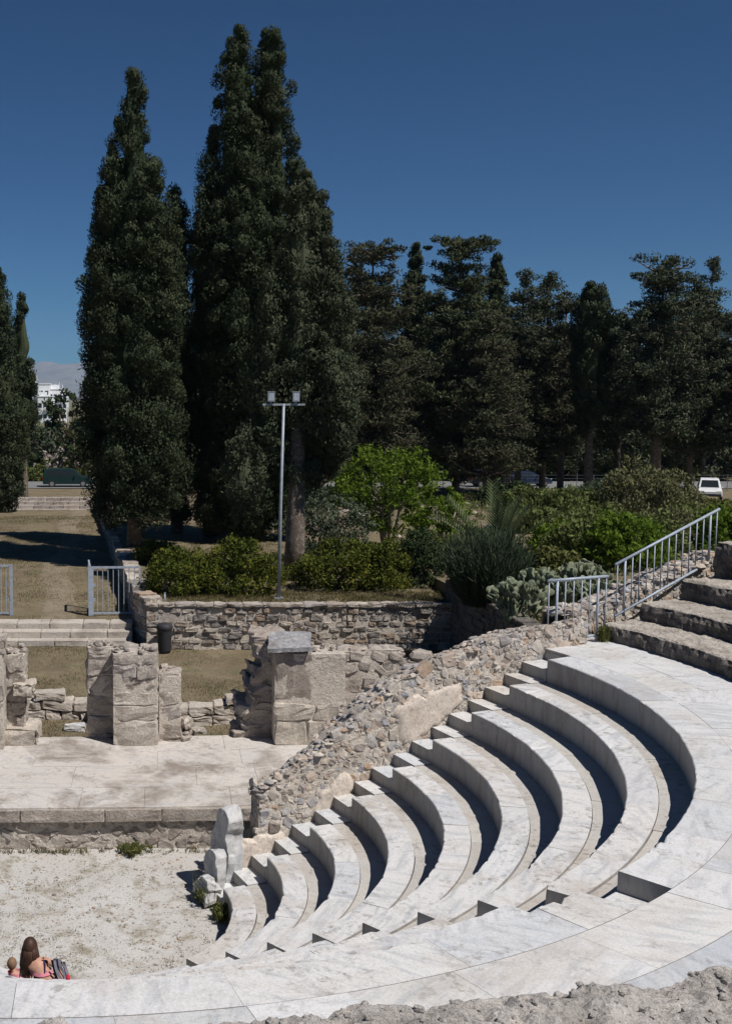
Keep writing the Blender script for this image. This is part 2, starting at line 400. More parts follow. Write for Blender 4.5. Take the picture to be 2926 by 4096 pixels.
# wing-wall steps and radial steps
st = MB()
for i in range(1, 10):
    for lv, a0, a1, z in ((i-.5, Rr(i)+.0, Rr(i)+.46, Zr(i)-ZH/2), (i, Rr(i)+.42, Rr(i+1)+.05, Zr(i)-.004)):
        if lv > 8.9: continue
        R3 = np.array([[T2[0], T2[1], 0], [N2[0], N2[1], 0], [0, 0, 1]])
        c = LW((a0+a1)/2, (OFF0+OFF1+.1)/2, z-.25); st.box(c, ((a1-a0)/2, (OFF1-OFF0+.1)/2, .25), R3)
st.build('wall_stair', M['marble'], seat)
st = MB(); ds = np.array([cos(THS), sin(THS)]); dn = np.array([ds[1], -ds[0]])
for i in range(1, 10):
    for lv, a0, a1, z in ((i-.5, Rr(i)+.0, Rr(i)+.46, Zr(i)-ZH/2), (i, Rr(i)+.42, Rr(i+1)+.05, Zr(i)-.004)):
        if lv > 8.9: continue
        R3 = np.array([[ds[0], ds[1], 0], [dn[0], dn[1], 0], [0, 0, 1]])
        p = np.array([CX, CY]) + ds*(a0+a1)/2 + dn*STW/2
        st.box((p[0], p[1], z-.25), ((a1-a0)/2, STW/2+.01, .25), R3)
st.build('radial_stair', M['marble'], seat)
# walkway paving behind the top row
RW = 10.27
wk = thing('walkway', (CX, CY, 3.6), 'white marble slab walkway behind the top seat row', 'walkway')
wk['kind'] = 'structure'
mb = MB()
wa = lambda r: TH + asin(min(.5, (.62 + .30*max(0, r-8.7))/r))
for k, (ra, rb) in enumerate([(8.73, 9.45), (9.455, RW+.1)]):
    ring_run(mb, ra, rb, lambda r: -2.95, wa, Zr(9)-.2, Zr(9)-.002, .7, 1.8, gap=.003, jz=.003, jr=0, ch=.003)
mb.build('paving_slabs', M['marble'], wk)
mb = MB()
for k in range(140):
    a0 = -2.95 + (wa(9.5)+2.95)*k/140; a1 = -2.95+(wa(9.5)+2.95)*(k+1)/140
    mb.add([PC(8.72, a0, 3.60), PC(RW+.1, a0, 3.60), PC(RW+.1, a1, 3.60), PC(8.72, a1, 3.60)], [[0, 1, 2, 3]])
mb.build('joint_bed', M['mortar'], wk)

# rough upper rows
up = thing('upper_stone_rows', (CX, CY, 3.6), 'dark rough stone tiers rising behind the marble walkway', 'stone tiers')
tiers = [(10.27, 11.25, 3.945), (11.25, 12.3, 4.26), (12.3, 13.24, 4.63), (13.24, 14.6, 5.32), (14.6, 15.6, 5.9), (15.6, 16.35, 6.35)]
AEND = RAD(25.0)
for ti, (ra, rb, zt) in enumerate(tiers):
    zb = 3.4 if ti == 0 else tiers[ti-1][2]-.15
    a_lo = -2.9 if ti < 3 else (-.62 if ti == 3 else -.45)
    n = int((AEND-a_lo)*ra/(.045 if ti == 0 else .07)); m = 48 if ti == 0 else 30
    A = np.linspace(a_lo, AEND, n)
    # profile: face up, worn lip, tread back
    prof = [(0, zb + (zt-zb)*t) for t in np.linspace(0, 1, 8)] + [((rb-ra+.06)*t, zt) for t in np.linspace(0.03, 1, m-8)]
    G = np.zeros((n, m, 3))
    for j, (dr, z) in enumerate(prof):
        G[:, j, 0] = CX + (ra+dr)*np.cos(A); G[:, j, 1] = CY + (ra+dr)*np.sin(A); G[:, j, 2] = z
    f1 = fbm(G, 1.7, 3+ti); f2 = fbm(G, 6., 9+ti)
    lip = np.array([1-min(1, hypot(dr, z-zt)/.12) for dr, z in prof])
    rad = np.stack([np.cos(A), np.sin(A)], 1)
    face = np.array([1. if k < 8 else 0. for k in range(m)])
    f3 = fbm(G, 14., 19+ti, 4)*1.6; d = (f1*.16+f2*.14+f3*.07)
    G[..., 0] += rad[:, None, 0]*(d*face + .05*lip); G[..., 1] += rad[:, None, 1]*(d*face + .05*lip)
    G[..., 2] += (1-face)*(f1*.05+f2*.06+f3*(.025 if ti == 0 else .02)) - lip*(.03+.10*np.clip(f2, 0, 1))
    # rises towards the camera's side, where rubble lies on it
    if ti == 0:
        th = np.clip((-A-RAD(50))/RAD(28), 0, 1); th = th*th*(3-2*th)
        cap = np.array([0. if k < 5 else (min(1., (k-4)/4.)) for k in range(m)])
        lump = th[:, None]*cap[None, :]*(.50+.16*fbm(G, 1.1, 40)) + (np.clip((-A-RAD(45))/RAD(14), 0, 1)[:, None])*cap[None, :]*(.07+.22*fbm(G, 3.2, 41)+.16*f2+.03*f3)
        G[..., 2] += lump
    if ti == 0:   # loose stones lying on the near rubble
        rgf = np.random.default_rng(77); mf = MB(); C = []; H = []; R = []
        for q in range(1500):
            ii = int(rgf.integers(0, max(1, int(n*(RAD(-48)-a_lo)/(AEND-a_lo))))); jx = int(rgf.integers(5, m-6)); r = .010+.03*rgf.random()**2.5; C.append(G[ii, jx]+[0, 0, r*.1]); H.append((r, r*rgf.uniform(.6, 1), r*rgf.uniform(.4, .8))); t = rgf.uniform(0, 6.3); R.append([[cos(t), sin(t), 0], [-sin(t), cos(t), 0], [0, 0, 1]])
        blocks(mf, C, H, R, .3, .16, rgf); mf.build('loose_chips', M['foreground'], up, kind='stuff')
    mb = MB(); mb.grid(G)
    # end face
    e = [tuple(G[-1, j]) for j in range(m)] + [(G[-1, m-1, 0], G[-1, m-1, 1], zb), (G[-1, 0, 0], G[-1, 0, 1], zb)]
    mb.add(e, P=[list(range(len(e)))])
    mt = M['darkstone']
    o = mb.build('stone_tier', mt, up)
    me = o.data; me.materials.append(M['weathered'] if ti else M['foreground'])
    # tread faces take the paler tone; the risers' shade is in their colour
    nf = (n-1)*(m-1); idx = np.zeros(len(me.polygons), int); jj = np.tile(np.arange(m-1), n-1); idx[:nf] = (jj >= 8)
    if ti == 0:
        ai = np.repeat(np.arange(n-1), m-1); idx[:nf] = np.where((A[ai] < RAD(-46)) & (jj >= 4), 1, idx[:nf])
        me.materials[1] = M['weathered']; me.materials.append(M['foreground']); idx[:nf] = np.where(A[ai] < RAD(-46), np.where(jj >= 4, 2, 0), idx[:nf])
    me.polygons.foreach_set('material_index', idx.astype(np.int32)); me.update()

# ------------------------------------------------------------------ rubble wing wall beside the stairs
def rubble_face(mbS, mbM, P0, U, L, bot, top, nrm, dens=60, smin=.035, smax=.10, seed=1, proud=.0):
    """mortar sheet from P0 along unit U, between heights bot(s), top(s); stones embedded in it"""
    rg = np.random.default_rng(seed)
    U = np.array([U[0], U[1], 0.]); nn = np.array([nrm[0], nrm[1], 0.]); P0 = np.array(P0, float)
    ns = int(L/.05)+2; nz = 40
    S = np.linspace(0, L, ns); G = np.zeros((ns, nz, 3))
    for i, s in enumerate(S):
        zz = np.linspace(bot(s), top(s), nz); G[i] = P0 + U*s; G[i, :, 2] = zz
    d = fbm(G, 5., seed)*.10 + fbm(G, 1.2, seed+5)*.12
    G += nn*d[..., None]; mbM.grid(G)
    area = sum((top(s)-bot(s)) for s in np.linspace(0, L, 30))/30*L
    n = int(area*dens); acc = []; C = []; H = []; R = []
    cell = {}
    for k in range(n*3):
        s = rg.uniform(0, L); z = rg.uniform(bot(s), top(s)); r = smin + (smax-smin)*rg.beta(1.2, 2.2)
        key = (int(s/.2), int(z/.2)); ok = True
        for a in (-1, 0, 1):
            for b in (-1, 0, 1):
                for (s2, z2, r2) in cell.get((key[0]+a, key[1]+b), ()):
                    if (s-s2)**2 + (z-z2)**2 < (.86*(r+r2))**2: ok = False; break
                if not ok: break
            if not ok: break
        if not ok: continue
        cell.setdefault(key, []).append((s, z, r))
        p = P0 + U*s; p = np.array([p[0], p[1], z]); dd = float(fbm(p[None], 5., seed)[0]*.10 + fbm(p[None], 1.2, seed+5)[0]*.12)
        C.append(p + nn*(dd + proud - min(r*.30, .02) - .006)); asp = rg.uniform(.55, 1.)
        H.append((r*1.08, min(r*.45, .035)+.01, r*asp)); t = rg.uniform(-.7, .7)
        u = U*cos(t) + np.array([0, 0, 1])*sin(t); wv = np.array([0, 0, 1])*cos(t) - U*sin(t); R.append([u, nn, wv])
    blocks(mbS, np.array(C), np.array(H), np.array(R), .14, .19, rg)

def lerp_tab(tab):
    xs = [t[0] for t in tab]; ys = [t[1] for t in tab]
    return lambda s: float(np.interp(s, xs, ys))
S0 = 3.06
crest = lerp_tab([(0, 1.72), (.63, 2.10), (1.0, 2.32), (1.63, 2.72), (2.58, 3.40), (3.55, 3.74), (4.85, 4.12), (5.85, 4.22), (6.6, 4.25), (7.6, 4.35)])
crest_n = lambda s: crest(s) - .12*min(1, .3+s/2.) + .04*sin(s*7.)*sin(s*3.1+1) + .012*sin(s*17.)
stair_z = lambda s: .1 if s < 1 else Zr(1) - .5 + (s+S0-Rr(1))/RD*ZH - .25
wing = thing('rubble_wing_wall', LW(6, .9, 0), 'sloping rubble stone wall with patches of pink plaster beside the marble stairs', 'wall')
mbS, mbM = MB(), MB()
P0 = LW(S0, OFF1+.02, 0)
wl = 6.6
rubble_face(mbS, mbM, P0, T2, wl, lambda s: max(0, stair_z(s)), crest_n, -N2, dens=230, smin=.032, smax=.15, seed=3)
# sloping rubble top, back and end
def thick(s): return .32 + .75*min(1, s/2.5)
ns = 130; G = np.zeros((ns, 14, 3))
for i in range(ns):
    s = wl*i/(ns-1)
    for j in range(14):
        u = j/13; th = thick(s); o_ = OFF1 + .02 + th*min(1, u/.75)
        zb_ = crest_n(s)-.30*th; z = crest_n(s) - .30*th*u/.75 if u <= .75 else zb_ - (u-.75)/.25*zb_
        G[i, j] = LW(S0+s, o_, z)
G[..., 2] += fbm(G, 4., 8)*.10*(1-np.linspace(0, 1, 14)[None]*.5)
mbM.grid(G)
C = []; H = []; R = []
for k in range(380):
    s = NR.uniform(0, wl); u = NR.uniform(0, 1); r = NR.uniform(.04, .11)
    p = np.array(LW(S0+s, OFF1+.02+thick(s)*u, crest_n(s)-.30*thick(s)*u)); p[2] += float(fbm(p[None], 4., 8)[0]*.10)
    C.append(p - [0, 0, r*.28]); H.append((r*1.15, r*NR.uniform(.7, 1.1), r*.36)); t = NR.uniform(0, 6.3)
    R.append([[cos(t), sin(t), 0], [-sin(t), cos(t), 0], [0, 0, 1]])
blocks(mbS, C, H, R, .42, .13)
rubble_face(mbS, mbM, LW(S0, OFF1+.02+thick(0), 0), -N2, thick(0), lambda s: 0, lambda s: 1.72, -T2, dens=60, smin=.05, smax=.12, seed=5)
mbM.build('mortar_core', M['mortar'], wing, smooth=True)
mbS.build('rubble_stones', M['rubble'], wing)
def plaster(pts, seed):
    """a patch of plaster on the wing wall: outline in (along, z)"""
    import mathutils
    pts = np.array(pts, float); c = pts.mean(0)
    P = []; n = 72; ang = np.linspace(0, 2*pi, n, endpoint=False)
    # star-shaped resampling with ragged rim
    pa = np.arctan2(*(pts-c).T[::-1]); pr = np.hypot(*(pts-c).T); o = np.argsort(pa); pa, pr = pa[o], pr[o]
    rr = np.interp(ang, np.r_[pa-2*pi, pa, pa+2*pi], np.r_[pr, pr, pr])
    rg = np.random.default_rng(seed); rr = rr*(1+rg.normal(0, .03, n)+.10*np.sin(ang*5+seed)*np.sin(ang*3))
    rings = 9; V = []
    for k in range(rings):
        t = k/(rings-1)
        for a, r in zip(ang, rr):
            s_, z = c[0]+cos(a)*r*t, c[1]+sin(a)*r*t
            q = np.array([[s_, z, seed]]); bul = .055 + float(fbm(q, 2., seed)[0])*.05 + float(fbm(q, 9., seed)[0])*.03
            if k == rings-2: bul *= .6
            if k == rings-1: bul = -.03
            V.append(LW(s_, OFF1+.02-bul, z))
    Q = [[k*n+j, k*n+(j+1) % n, (k+1)*n+(j+1) % n, (k+1)*n+j] for k in range(rings-1) for j in range(n)]
    mb = MB(); mb.add(V, Q); return mb
plaster([(5.62, 2.45), (5.55, 2.8), (5.85, 3.02), (6.2, 3.0), (6.5, 3.1), (6.95, 3.15), (7.05, 2.85), (6.8, 2.7), (6.4, 2.45), (6.1, 2.28), (5.85, 2.1)], 4).build('plaster_patch', M['plaster'], wing, smooth=True)
plaster([(4.05, 1.02), (4.12, 1.35), (4.35, 1.62), (4.62, 1.82), (4.78, 1.85), (4.82, 1.6), (4.7, 1.35), (4.5, 1.12), (4.25, .92)], 6).build('plaster_patch', M['plaster'], wing, smooth=True)
plaster([(2.55, .35), (2.6, .78), (2.95, .86), (3.3, .92), (3.6, 1.0), (3.6, .75), (3.2, .5), (2.9, .3)], 8).build('plaster_patch', M['plaster'], wing, smooth=True)

# wall behind the railings, rising beside the rough tiers
rw = thing('rubble_parapet', PC(11, AEND+.05, 0), 'low pale rubble wall rising behind the railings', 'wall')
mbS, mbM = MB(), MB()
pA = np.array(LW(S0+wl-.1, OFF1+.3, 0)); pB = np.array(PC(10.9, RAD(28.5), 0)); pC = np.array(PC(14.2, RAD(26.8), 0))
for (p, q, za, zb_, sd) in ((pA, pB, 4.14, 4.08, 11), (pB, pC, 4.08, 4.98, 12)):
    d = (q-p)[:2]; L = float(np.linalg.norm(d)); d /= L; nrm = np.array([d[1], -d[0]])
    tp = lambda s, za=za, zb_=zb_, L=L: za + (zb_-za)*s/L + .04*sin(s*9)
    rubble_face(mbS, mbM, p, d, L, lambda s: 3.3, tp, nrm, dens=150, smin=.04, smax=.11, seed=sd)
    n = int(L/.06); G = np.zeros((n, 8, 3))
    for i in range(n):
        s = L*i/(n-1)
        for j in range(8):
            b = p[:2] + d*s - nrm*min(j, 6)/6*.6; G[i, j] = (b[0], b[1], tp(s) if j < 7 else 1.6)
    G[..., 2] += fbm(G, 4., sd)*.12; mbM.grid(G)
    C = []; H = []; R = []
    for k in range(int(L*70)):
        s = NR.uniform(0, L); u = NR.uniform(0, .6); r = NR.uniform(.05, .12); b = p[:2]+d*s-nrm*u
        C.append((b[0], b[1], tp(s)+.01)); H.append((r, r*.8, r*.6)); t = NR.uniform(0, 6.3); R.append([[cos(t), sin(t), 0], [-sin(t), cos(t), 0], [0, 0, 1]])
    blocks(mbS, C, H, R, .42, .13)
mbM.build('mortar_core', M['mortar'], rw, smooth=True); mbS.build('rubble_stones', M['rubble'], rw)

# ------------------------------------------------------------------ coursed block walls
def course_wall(mb, p, q, z0, topf, thick_, hs, lr, jit=.05, rounding=.10, seed=0, gap=.018, proud=.02, over=0.):
    """rough blocks laid in courses from p to q (2D); visible face is on the right of p->q"""
    rg = np.random.default_rng(seed); p = np.array(p, float); q = np.array(q, float); d = q-p; L = float(np.linalg.norm(d)); d /= L
    fr = frame(d); z = z0; k = 0; C = []; H = []
    while True:
        h = hs[k % len(hs)]*rg.uniform(.92, 1.08); s = -rg.uniform(0, .0)
        any_ = False
        while s < L-.02:
            l = rg.uniform(*lr)
            if L-(s+l) < lr[0]*.6: l = L-s
            m = s+l/2
            if z + h*.55 < topf(m):
                any_ = True; hh = h if z+h*1.5 < topf(m) else min(h, topf(m)-z) if topf(m)-z > h*.6 else h
                hh *= rg.uniform(.93, 1.0)
                pr = rg.normal(0, proud)
                C.append((*(p+d*m - fr[1][:2]*(thick_/2 - pr)), z+hh/2)); H.append(((l-gap)/2, thick_/2, (hh-gap)/2))
            s += l
        z += h; k += 1
        if not any_ or k > 60: break
    blocks(mb, C, H, fr, rounding*.6, jit*1.4, rg, True, .10)
    return fr
def core(mb, p, q, z0, topf, inset, thick_):
    p = np.array(p, float); q = np.array(q, float); d = q-p; L = float(np.linalg.norm(d)); d /= L; nrm = np.array([d[1], -d[0]])
    n = max(2, int(L/.08)); G = np.zeros((n, 12, 3))
    for i in range(n):
        s = L*i/(n-1); t = topf(s)-inset*1.2
        for j in range(12):
            if j < 5: off, z = inset, z0+(t-z0)*j/4
            elif j < 8: off, z = inset+(thick_-2*inset)*(j-4)/3, t
            else: off, z = thick_-inset, t+(z0-t)*(j-7)/4
            b = p+d*s - nrm*off; G[i, j] = (b[0], b[1], z)
    G += fbm(G, 5., 3)[..., None]*.03; mb.grid(G)
    for e in (0, n-1): mb.add(G[e], P=[list(range(12))])

# retaining wall of the garden terrace
ret = thing('retaining_wall', (4.4, 36.3, 0), 'long coursed stone retaining wall in front of the clipped bushes', 'wall')
mb, mc = MB(), MB()
tw = lambda s: 1.47+.02*sin(s*2)
course_wall(mb, (-.55, 36.1), (9.35, 36.16), 0, tw, .30, [.20, .15, .21, .16, .19, .24], (.14, .50), .09, .5, 4, gap=.045, proud=.03)
core(mc, (-.55, 36.1), (9.35, 36.16), -.1, tw, .035, .5)
mc.build('mortar_core', M['mortar'], ret); mb.build('wall_stones', M['coursed'], ret)
mb = MB(); C = []; H = []
s = -.6
while s < 9.0:
    l = rnd.uniform(.35, .8); C.append((s+l/2, 36.30, 1.47)); H.append((l/2-.01, .24, .045)); s += l
blocks(mb, C, H, None, .2, .2, NR, True, .12); mb.build('coping_stones', M['ashlar'], ret)
# end pier with the dark side of the gate passage, going back
pas = thing('passage_wall', (-.75, 37, 0), 'rough wall running back beside the grassy path', 'wall')
PWL = [(-4.95, 80.), (-2.62, 55.), (-1.0, 37.7), (-.44, 36.12)]
def xwall(y): return np.interp(y, [p[1] for p in PWL[::-1]], [p[0] for p in PWL[::-1]])
mb, mc = MB(), MB()
for (p, q), (za, zc) in zip(zip(PWL[:-1], PWL[1:]), ((1.0, 1.45), (1.45, 1.62), (1.62, 1.52))):
    L_ = hypot(q[0]-p[0], q[1]-p[1]); tf = lambda s, za=za, zc=zc, L_=L_: za+(zc-za)*s/L_ + .07*sin(s*1.3)+.04*sin(s*4.1)
    # left side (towards the path) is the faced side: lay it the other way round
    course_wall(mb, p, q, 0, tf, .6, [.24, .2, .28], (.3, .8), .08, .25, 6, gap=.03)
    core(mc, p, q, -.1, lambda s, tf=tf: tf(s)-.05, .04, .6)
mb.build('wall_stones', M['coursed'], pas); mc.build('mortar_core', M['mortar'], pas)
# right return wall, in shade
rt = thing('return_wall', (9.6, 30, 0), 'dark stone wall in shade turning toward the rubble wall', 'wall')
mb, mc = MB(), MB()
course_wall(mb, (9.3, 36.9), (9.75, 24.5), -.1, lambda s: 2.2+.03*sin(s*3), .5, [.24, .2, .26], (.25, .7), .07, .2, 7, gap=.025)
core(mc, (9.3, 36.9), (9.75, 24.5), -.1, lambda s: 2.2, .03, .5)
mb.build('wall_stones', M['darkstone'], rt); mc.build('mortar_core', M['darkstone'], rt)  # shade of the left-facing side put into stone and core colour

# steps up to the gate
stp = thing('gate_steps', (-4, 37, 0), 'three long pale stone steps leading up to the gate', 'steps')
for k, (y0, z) in enumerate([(36.6, .20), (37.0, .42), (37.45, .62)]):
    mb = MB(); C = []; H = []; x = -16.
    while x < -1.1:
        l = min(rnd.uniform(.8, 1.3), -1.05-x); C.append((x+l/2, y0+.35, z/2+.0)); H.append((l/2-.008, .35, z/2)); x += l
    blocks(mb, C, H, None, .04, .06, NR, True); mb.build('step', M['steps'], stp)

# ------------------------------------------------------------------ stage building remains
def bx(mb, x0, x1, y0, y1, z0, z1, hs, lr, seed, jit=.04, rounding=.08, gap=.02, topn=0.):
    """a pier of large blocks, front at y0, courses hs"""
    rg = np.random.default_rng(seed); z = z0; C = []; H = []; k = 0
    while z < z1-.03:
        h = min(hs[k % len(hs)], z1-z); x = x0
        while x < x1-.01:
            l = rg.uniform(*lr)
            if x1-(x+l) < lr[0]*.7: l = x1-x
            C.append((x+l/2, (y0+y1)/2+rg.normal(0, .008), z+h/2)); H.append(((l-gap)/2, (y1-y0)/2, (h-gap)/2)); x += l
        z += h; k += 1
    blocks(mb, C, H, None, rounding*.9, jit*2.0, rg, True, .16)
def heart(boxes, parent):
    mb = MB()
    for x0, x1, y0, y1, z0, z1 in boxes: blocks(mb, [((x0+x1)/2, (y0+y1)/2, (z0+z1)/2)], [((x1-x0)/2-.014, (y1-y0)/2-.014, (z1-z0)/2-.02)], None, .02, .0, NR, True)
    mb.build('mortar_core', M['mortar'], parent)
pl = thing('stone_pier', (-.6, 23.6, .8), 'square block pier between the two low broken walls, lower stub on its right', 'pier', 'piers of the stage wall')
mb = MB(); bx(mb, -1.09, -.13, 23.4, 23.98, 1.95, 2.80, [.30, .28, .27], (.30, .62), 21, jit=.05); mb.build('upper_blocks', M['ashlar'], pl)
mb = MB(); bx(mb, -1.09, -.13, 23.4, 23.98, .78, 1.95, [.55, .35, .27], (.9, 1.), 22, jit=.04); mb.build('lower_blocks', M['pale_block'], pl)
mb = MB(); bx(mb, -1.66, -1.08, 23.95, 24.6, .0, 2.83, [.42, .5, .38, .45], (.58, .6), 23); bx(mb, -1.08, -.12, 24.0, 24.6, .0, 2.76, [.42, .5], (.4, .6), 24); mb.build('rear_blocks', M['ashlar'], pl)
mb = MB(); bx(mb, -.12, .38, 23.7, 24.5, .5, 2.27, [.36, .33, .38, .34], (.5, .6), 25, rounding=.15); mb.build('side_stub', M['ashlar'], pl)
heart([(-1.09, -.13, 23.4, 23.98, .78, 2.80), (-1.66, -1.08, 23.95, 24.6, 0, 2.8), (-.12, .38, 23.7, 24.5, .5, 2.25)], pl)
p3 = thing('stone_pier', (-3.4, 23.6, .8), 'rubble and block pier cut by the left edge of the picture', 'pier', 'piers of the stage wall')
mb = MB(); bx(mb, -4.7, -3.36, 23.1, 23.7, .3, 2.95, [.5, .62, .4, .55], (.4, .8), 26, rounding=.15); bx(mb, -3.9, -3.33, 23.15, 23.7, 2.9, 3.15, [.3], (.5, .7), 27, rounding=.3); mb.build('front_blocks', M['ashlar'], p3)
mb = MB(); bx(mb, -3.7, -2.98, 23.75, 24.4, .3, 2.72, [.3, .36, .4, .28], (.28, .5), 28, rounding=.22, jit=.08); mb.build('rear_blocks', M['ashlar'], p3)
mb = MB(); blocks(mb, [(-3.0, 23.75, 1.95)], [(.22, .25, .13)], None, .35, .3, NR, True); mb.build('jutting_block', M['pale_block'], p3)
mb = MB(); blocks(mb, [(-3.1, 23.85, .93)], [(.40, .45, .20)], None, .45, .35, NR, True); mb.build('worn_footing', M['pale_block'], p3)
heart([(-4.7, -3.36, 23.1, 23.7, .3, 2.93), (-3.7, -2.98, 23.75, 24.4, .3, 2.7)], p3)
p2 = thing('stone_pier', (3.0, 23.8, .8), 'big block pier with a ragged dark left side and a slate cap', 'pier', 'piers of the stage wall')
mb = MB(); bx(mb, 2.33, 3.16, 23.42, 24.3, 1.75, 2.84, [1.2], (1.2, 1.5), 31, jit=.04, rounding=.10); bx(mb, 3.17, 3.86, 23.45, 24.3, 1.9, 2.78, [1.2], (1.2, 1.5), 35, jit=.06, rounding=.3); mb.build('upper_blocks', M['ashlar'], p2)
mb = MB(); bx(mb, 2.33, 3.9, 23.42, 24.3, .78, 1.72, [.55, .42], (.7, .9), 32, jit=.03); mb.build('lower_blocks', M['pale_block'], p2)
heart([(2.33, 3.86, 23.42, 24.3, .78, 2.8)], p2)
mb = MB()
rg = np.random.default_rng(33)
z = .4; C = []; H = []
for k in range(11):
    h = [.2, .3, .22, .26, .18, .3, .2, .28, .22, .26, .24][k]; xl = [1.62, 1.58, 1.66, 1.70, 1.62, 1.80, 1.76, 1.86, 1.98, 2.0, 2.02][k] + .05*rg.normal(); C.append(((xl+2.6)/2, 24.5, z+h/2)); H.append(((2.6-xl)/2, .55, h/2+.02)); z += h*.98
blocks(mb, C, H, None, .05, .10, rg, True, .34); mb.build('ragged_flank', M['ashlar'], p2)
mb = MB()
G = np.zeros((16, 12, 3))
for i in range(16):
    for j in range(12):
        u, v = i/15, j/11; x = 2.26+.86*u + .06*(v-.5); y = 23.28+.75*v
        G[i, j] = (x, y, 2.93+.20*v+.02*u)
G[..., 2] += fbm(G, 4., 2)*.12; G[..., 0] += fbm(G, 3., 4)*.22; G[..., 1] += fbm(G, 3., 9)*.2; mb.grid(G)
Gb = G.copy(); Gb[..., 2] -= .09+.03*fbm(G, 6., 5); mb.grid(Gb[:, ::-1])
rim = [G[i, 0] for i in range(16)]+[G[15, j] for j in range(1, 12)]+[G[i, 11] for i in range(14, -1, -1)]+[G[0, j] for j in range(10, -1, -1)]
rib = [Gb[i, 0] for i in range(16)]+[Gb[15, j] for j in range(1, 12)]+[Gb[i, 11] for i in range(14, -1, -1)]+[Gb[0, j] for j in range(10, -1, -1)]
k = len(rim); mb.add(rim+rib, [[a, a+1, k+a+1, k+a] for a in range(k-1)]); mb.build('slate_cap', M['slate'], p2)
mb = MB(); blocks(mb, [(2.7, 23.85, 2.84)], [(.34, .36, .06)], None, .2, .1); mb.build('cap_bedding', M['ashlar'], p2)
# polygonal rubble stretch right of the pier
pw = thing('polygonal_wall', (4.7, 24, 0), 'ruined wall of large irregular stones in white mortar right of the big pier', 'wall')
mbS, mbM = MB(), MB()
ptop = lerp_tab([(0, 2.78), (.35, 2.78), (.4, 2.62), (.55, 2.80), (1.15, 2.78), (1.3, 2.6), (1.5, 2.5), (2.0, 2.45), (2.6, 2.3), (4, 2.2)])
rubble_face(mbS, mbM, (3.84, 23.6, 0), (.995, .1), 4.0, lambda s: .5, ptop, (.1, -.995), dens=60, smin=.10, smax=.21, seed=15, proud=.01)
G = np.zeros((60, 8, 3))
for i in range(60):
    s = 4.*i/59
    for j in range(8): G[i, j] = (3.84+.995*s-.1*j*.1, 23.6+.1*s+.09*min(j, 6), ptop(s) if j < 7 else 0)
G[..., 2] += fbm(G, 4., 6)*.08; mbM.grid(G)
C = []; H = []
for k in range(60):
    s = NR.uniform(0, 4); r = NR.uniform(.08, .2); C.append((3.84+s, 23.85+.1*s+NR.uniform(-.15, .2), ptop(s))); H.append((r, r*.8, r*.4))
C.append((5.55, 23.9, 2.62)); H.append((.26, .22, .13))
blocks(mbS, C, H, None, .4, .12)
mbM.build('mortar_core', M['mortar'], pw, smooth=True); mbS.build('wall_stones', M['ashlar'], pw)
# loose rubble on and about the piers
def litter(parent, boxes, n, seed, smin=.03, smax=.11, mat='ashlar', name='loose_rubble'):
    rg = np.random.default_rng(seed); mb = MB(); C = []; H = []; R = []
    for k in range(n):
        x0, x1, y0, y1, z0, z1 = boxes[k % len(boxes)]; r = smin+(smax-smin)*rg.random()**1.6
        C.append((rg.uniform(x0, x1), rg.uniform(y0, y1), rg.uniform(z0, z1))); H.append((r, r*rg.uniform(.6, 1), r*rg.uniform(.45, .8))); t = rg.uniform(0, 6.3); R.append([[cos(t), sin(t), 0], [-sin(t), cos(t), 0], [0, 0, 1]])
    blocks(mb, C, H, R, .3, .16, rg); mb.build(name, M[mat], parent, kind='stuff')
litter(pl, [(-1.05, -.17, 23.45, 23.9, 2.80, 2.86), (-1.6, -1.1, 24.0, 24.5, 2.8, 2.85), (-.1, .2, 23.8, 24.3, 2.26, 2.32)], 60, 81)
litter(pl, [(.1, .55, 23.8, 24.3, .78, 1.15), (.2, .8, 24.1, 24.8, .4, .85)], 60, 82, .05, .16, name='fallen_rubble')
litter(p3, [(-4.6, -3.4, 23.2, 23.6, 2.93, 3.05), (-3.7, -3.0, 23.8, 24.3, 2.7, 2.78)], 50, 83)
litter(p3, [(-3.4, -2.75, 23.6, 24.2, .78, 1.0)], 30, 84, .04, .13, name='fallen_rubble')
litter(p2, [(2.2, 3.8, 23.6, 24.2, 2.8, 2.86), (1.9, 2.4, 24.1, 24.9, 2.9, 2.98)], 50, 85)
# low walls between the piers
for (x0, x1, yy, zt, sd, lab) in ((-6, -1.75, 28.0, .55, 41, 'low broken stone wall left of the middle pier'), (-1.75, 2.6, 27.6, .55, 42, 'low broken stone wall between the middle pier and the big pier')):
    t = thing('low_stone_wall', ((x0+x1)/2, yy, 0), lab, 'wall', 'low ruined walls behind the stage')
    mb = MB(); course_wall(mb, (x0, yy), (x1, yy+.1), -.05, lambda s: zt+.1*sin(s*2.3)+.06*sin(s*6), .55, [.26, .24, .22], (.35, .9), .10, .35, sd, gap=.02, proud=.05)
    mb.build('wall_stones', M['pale_block'], t)
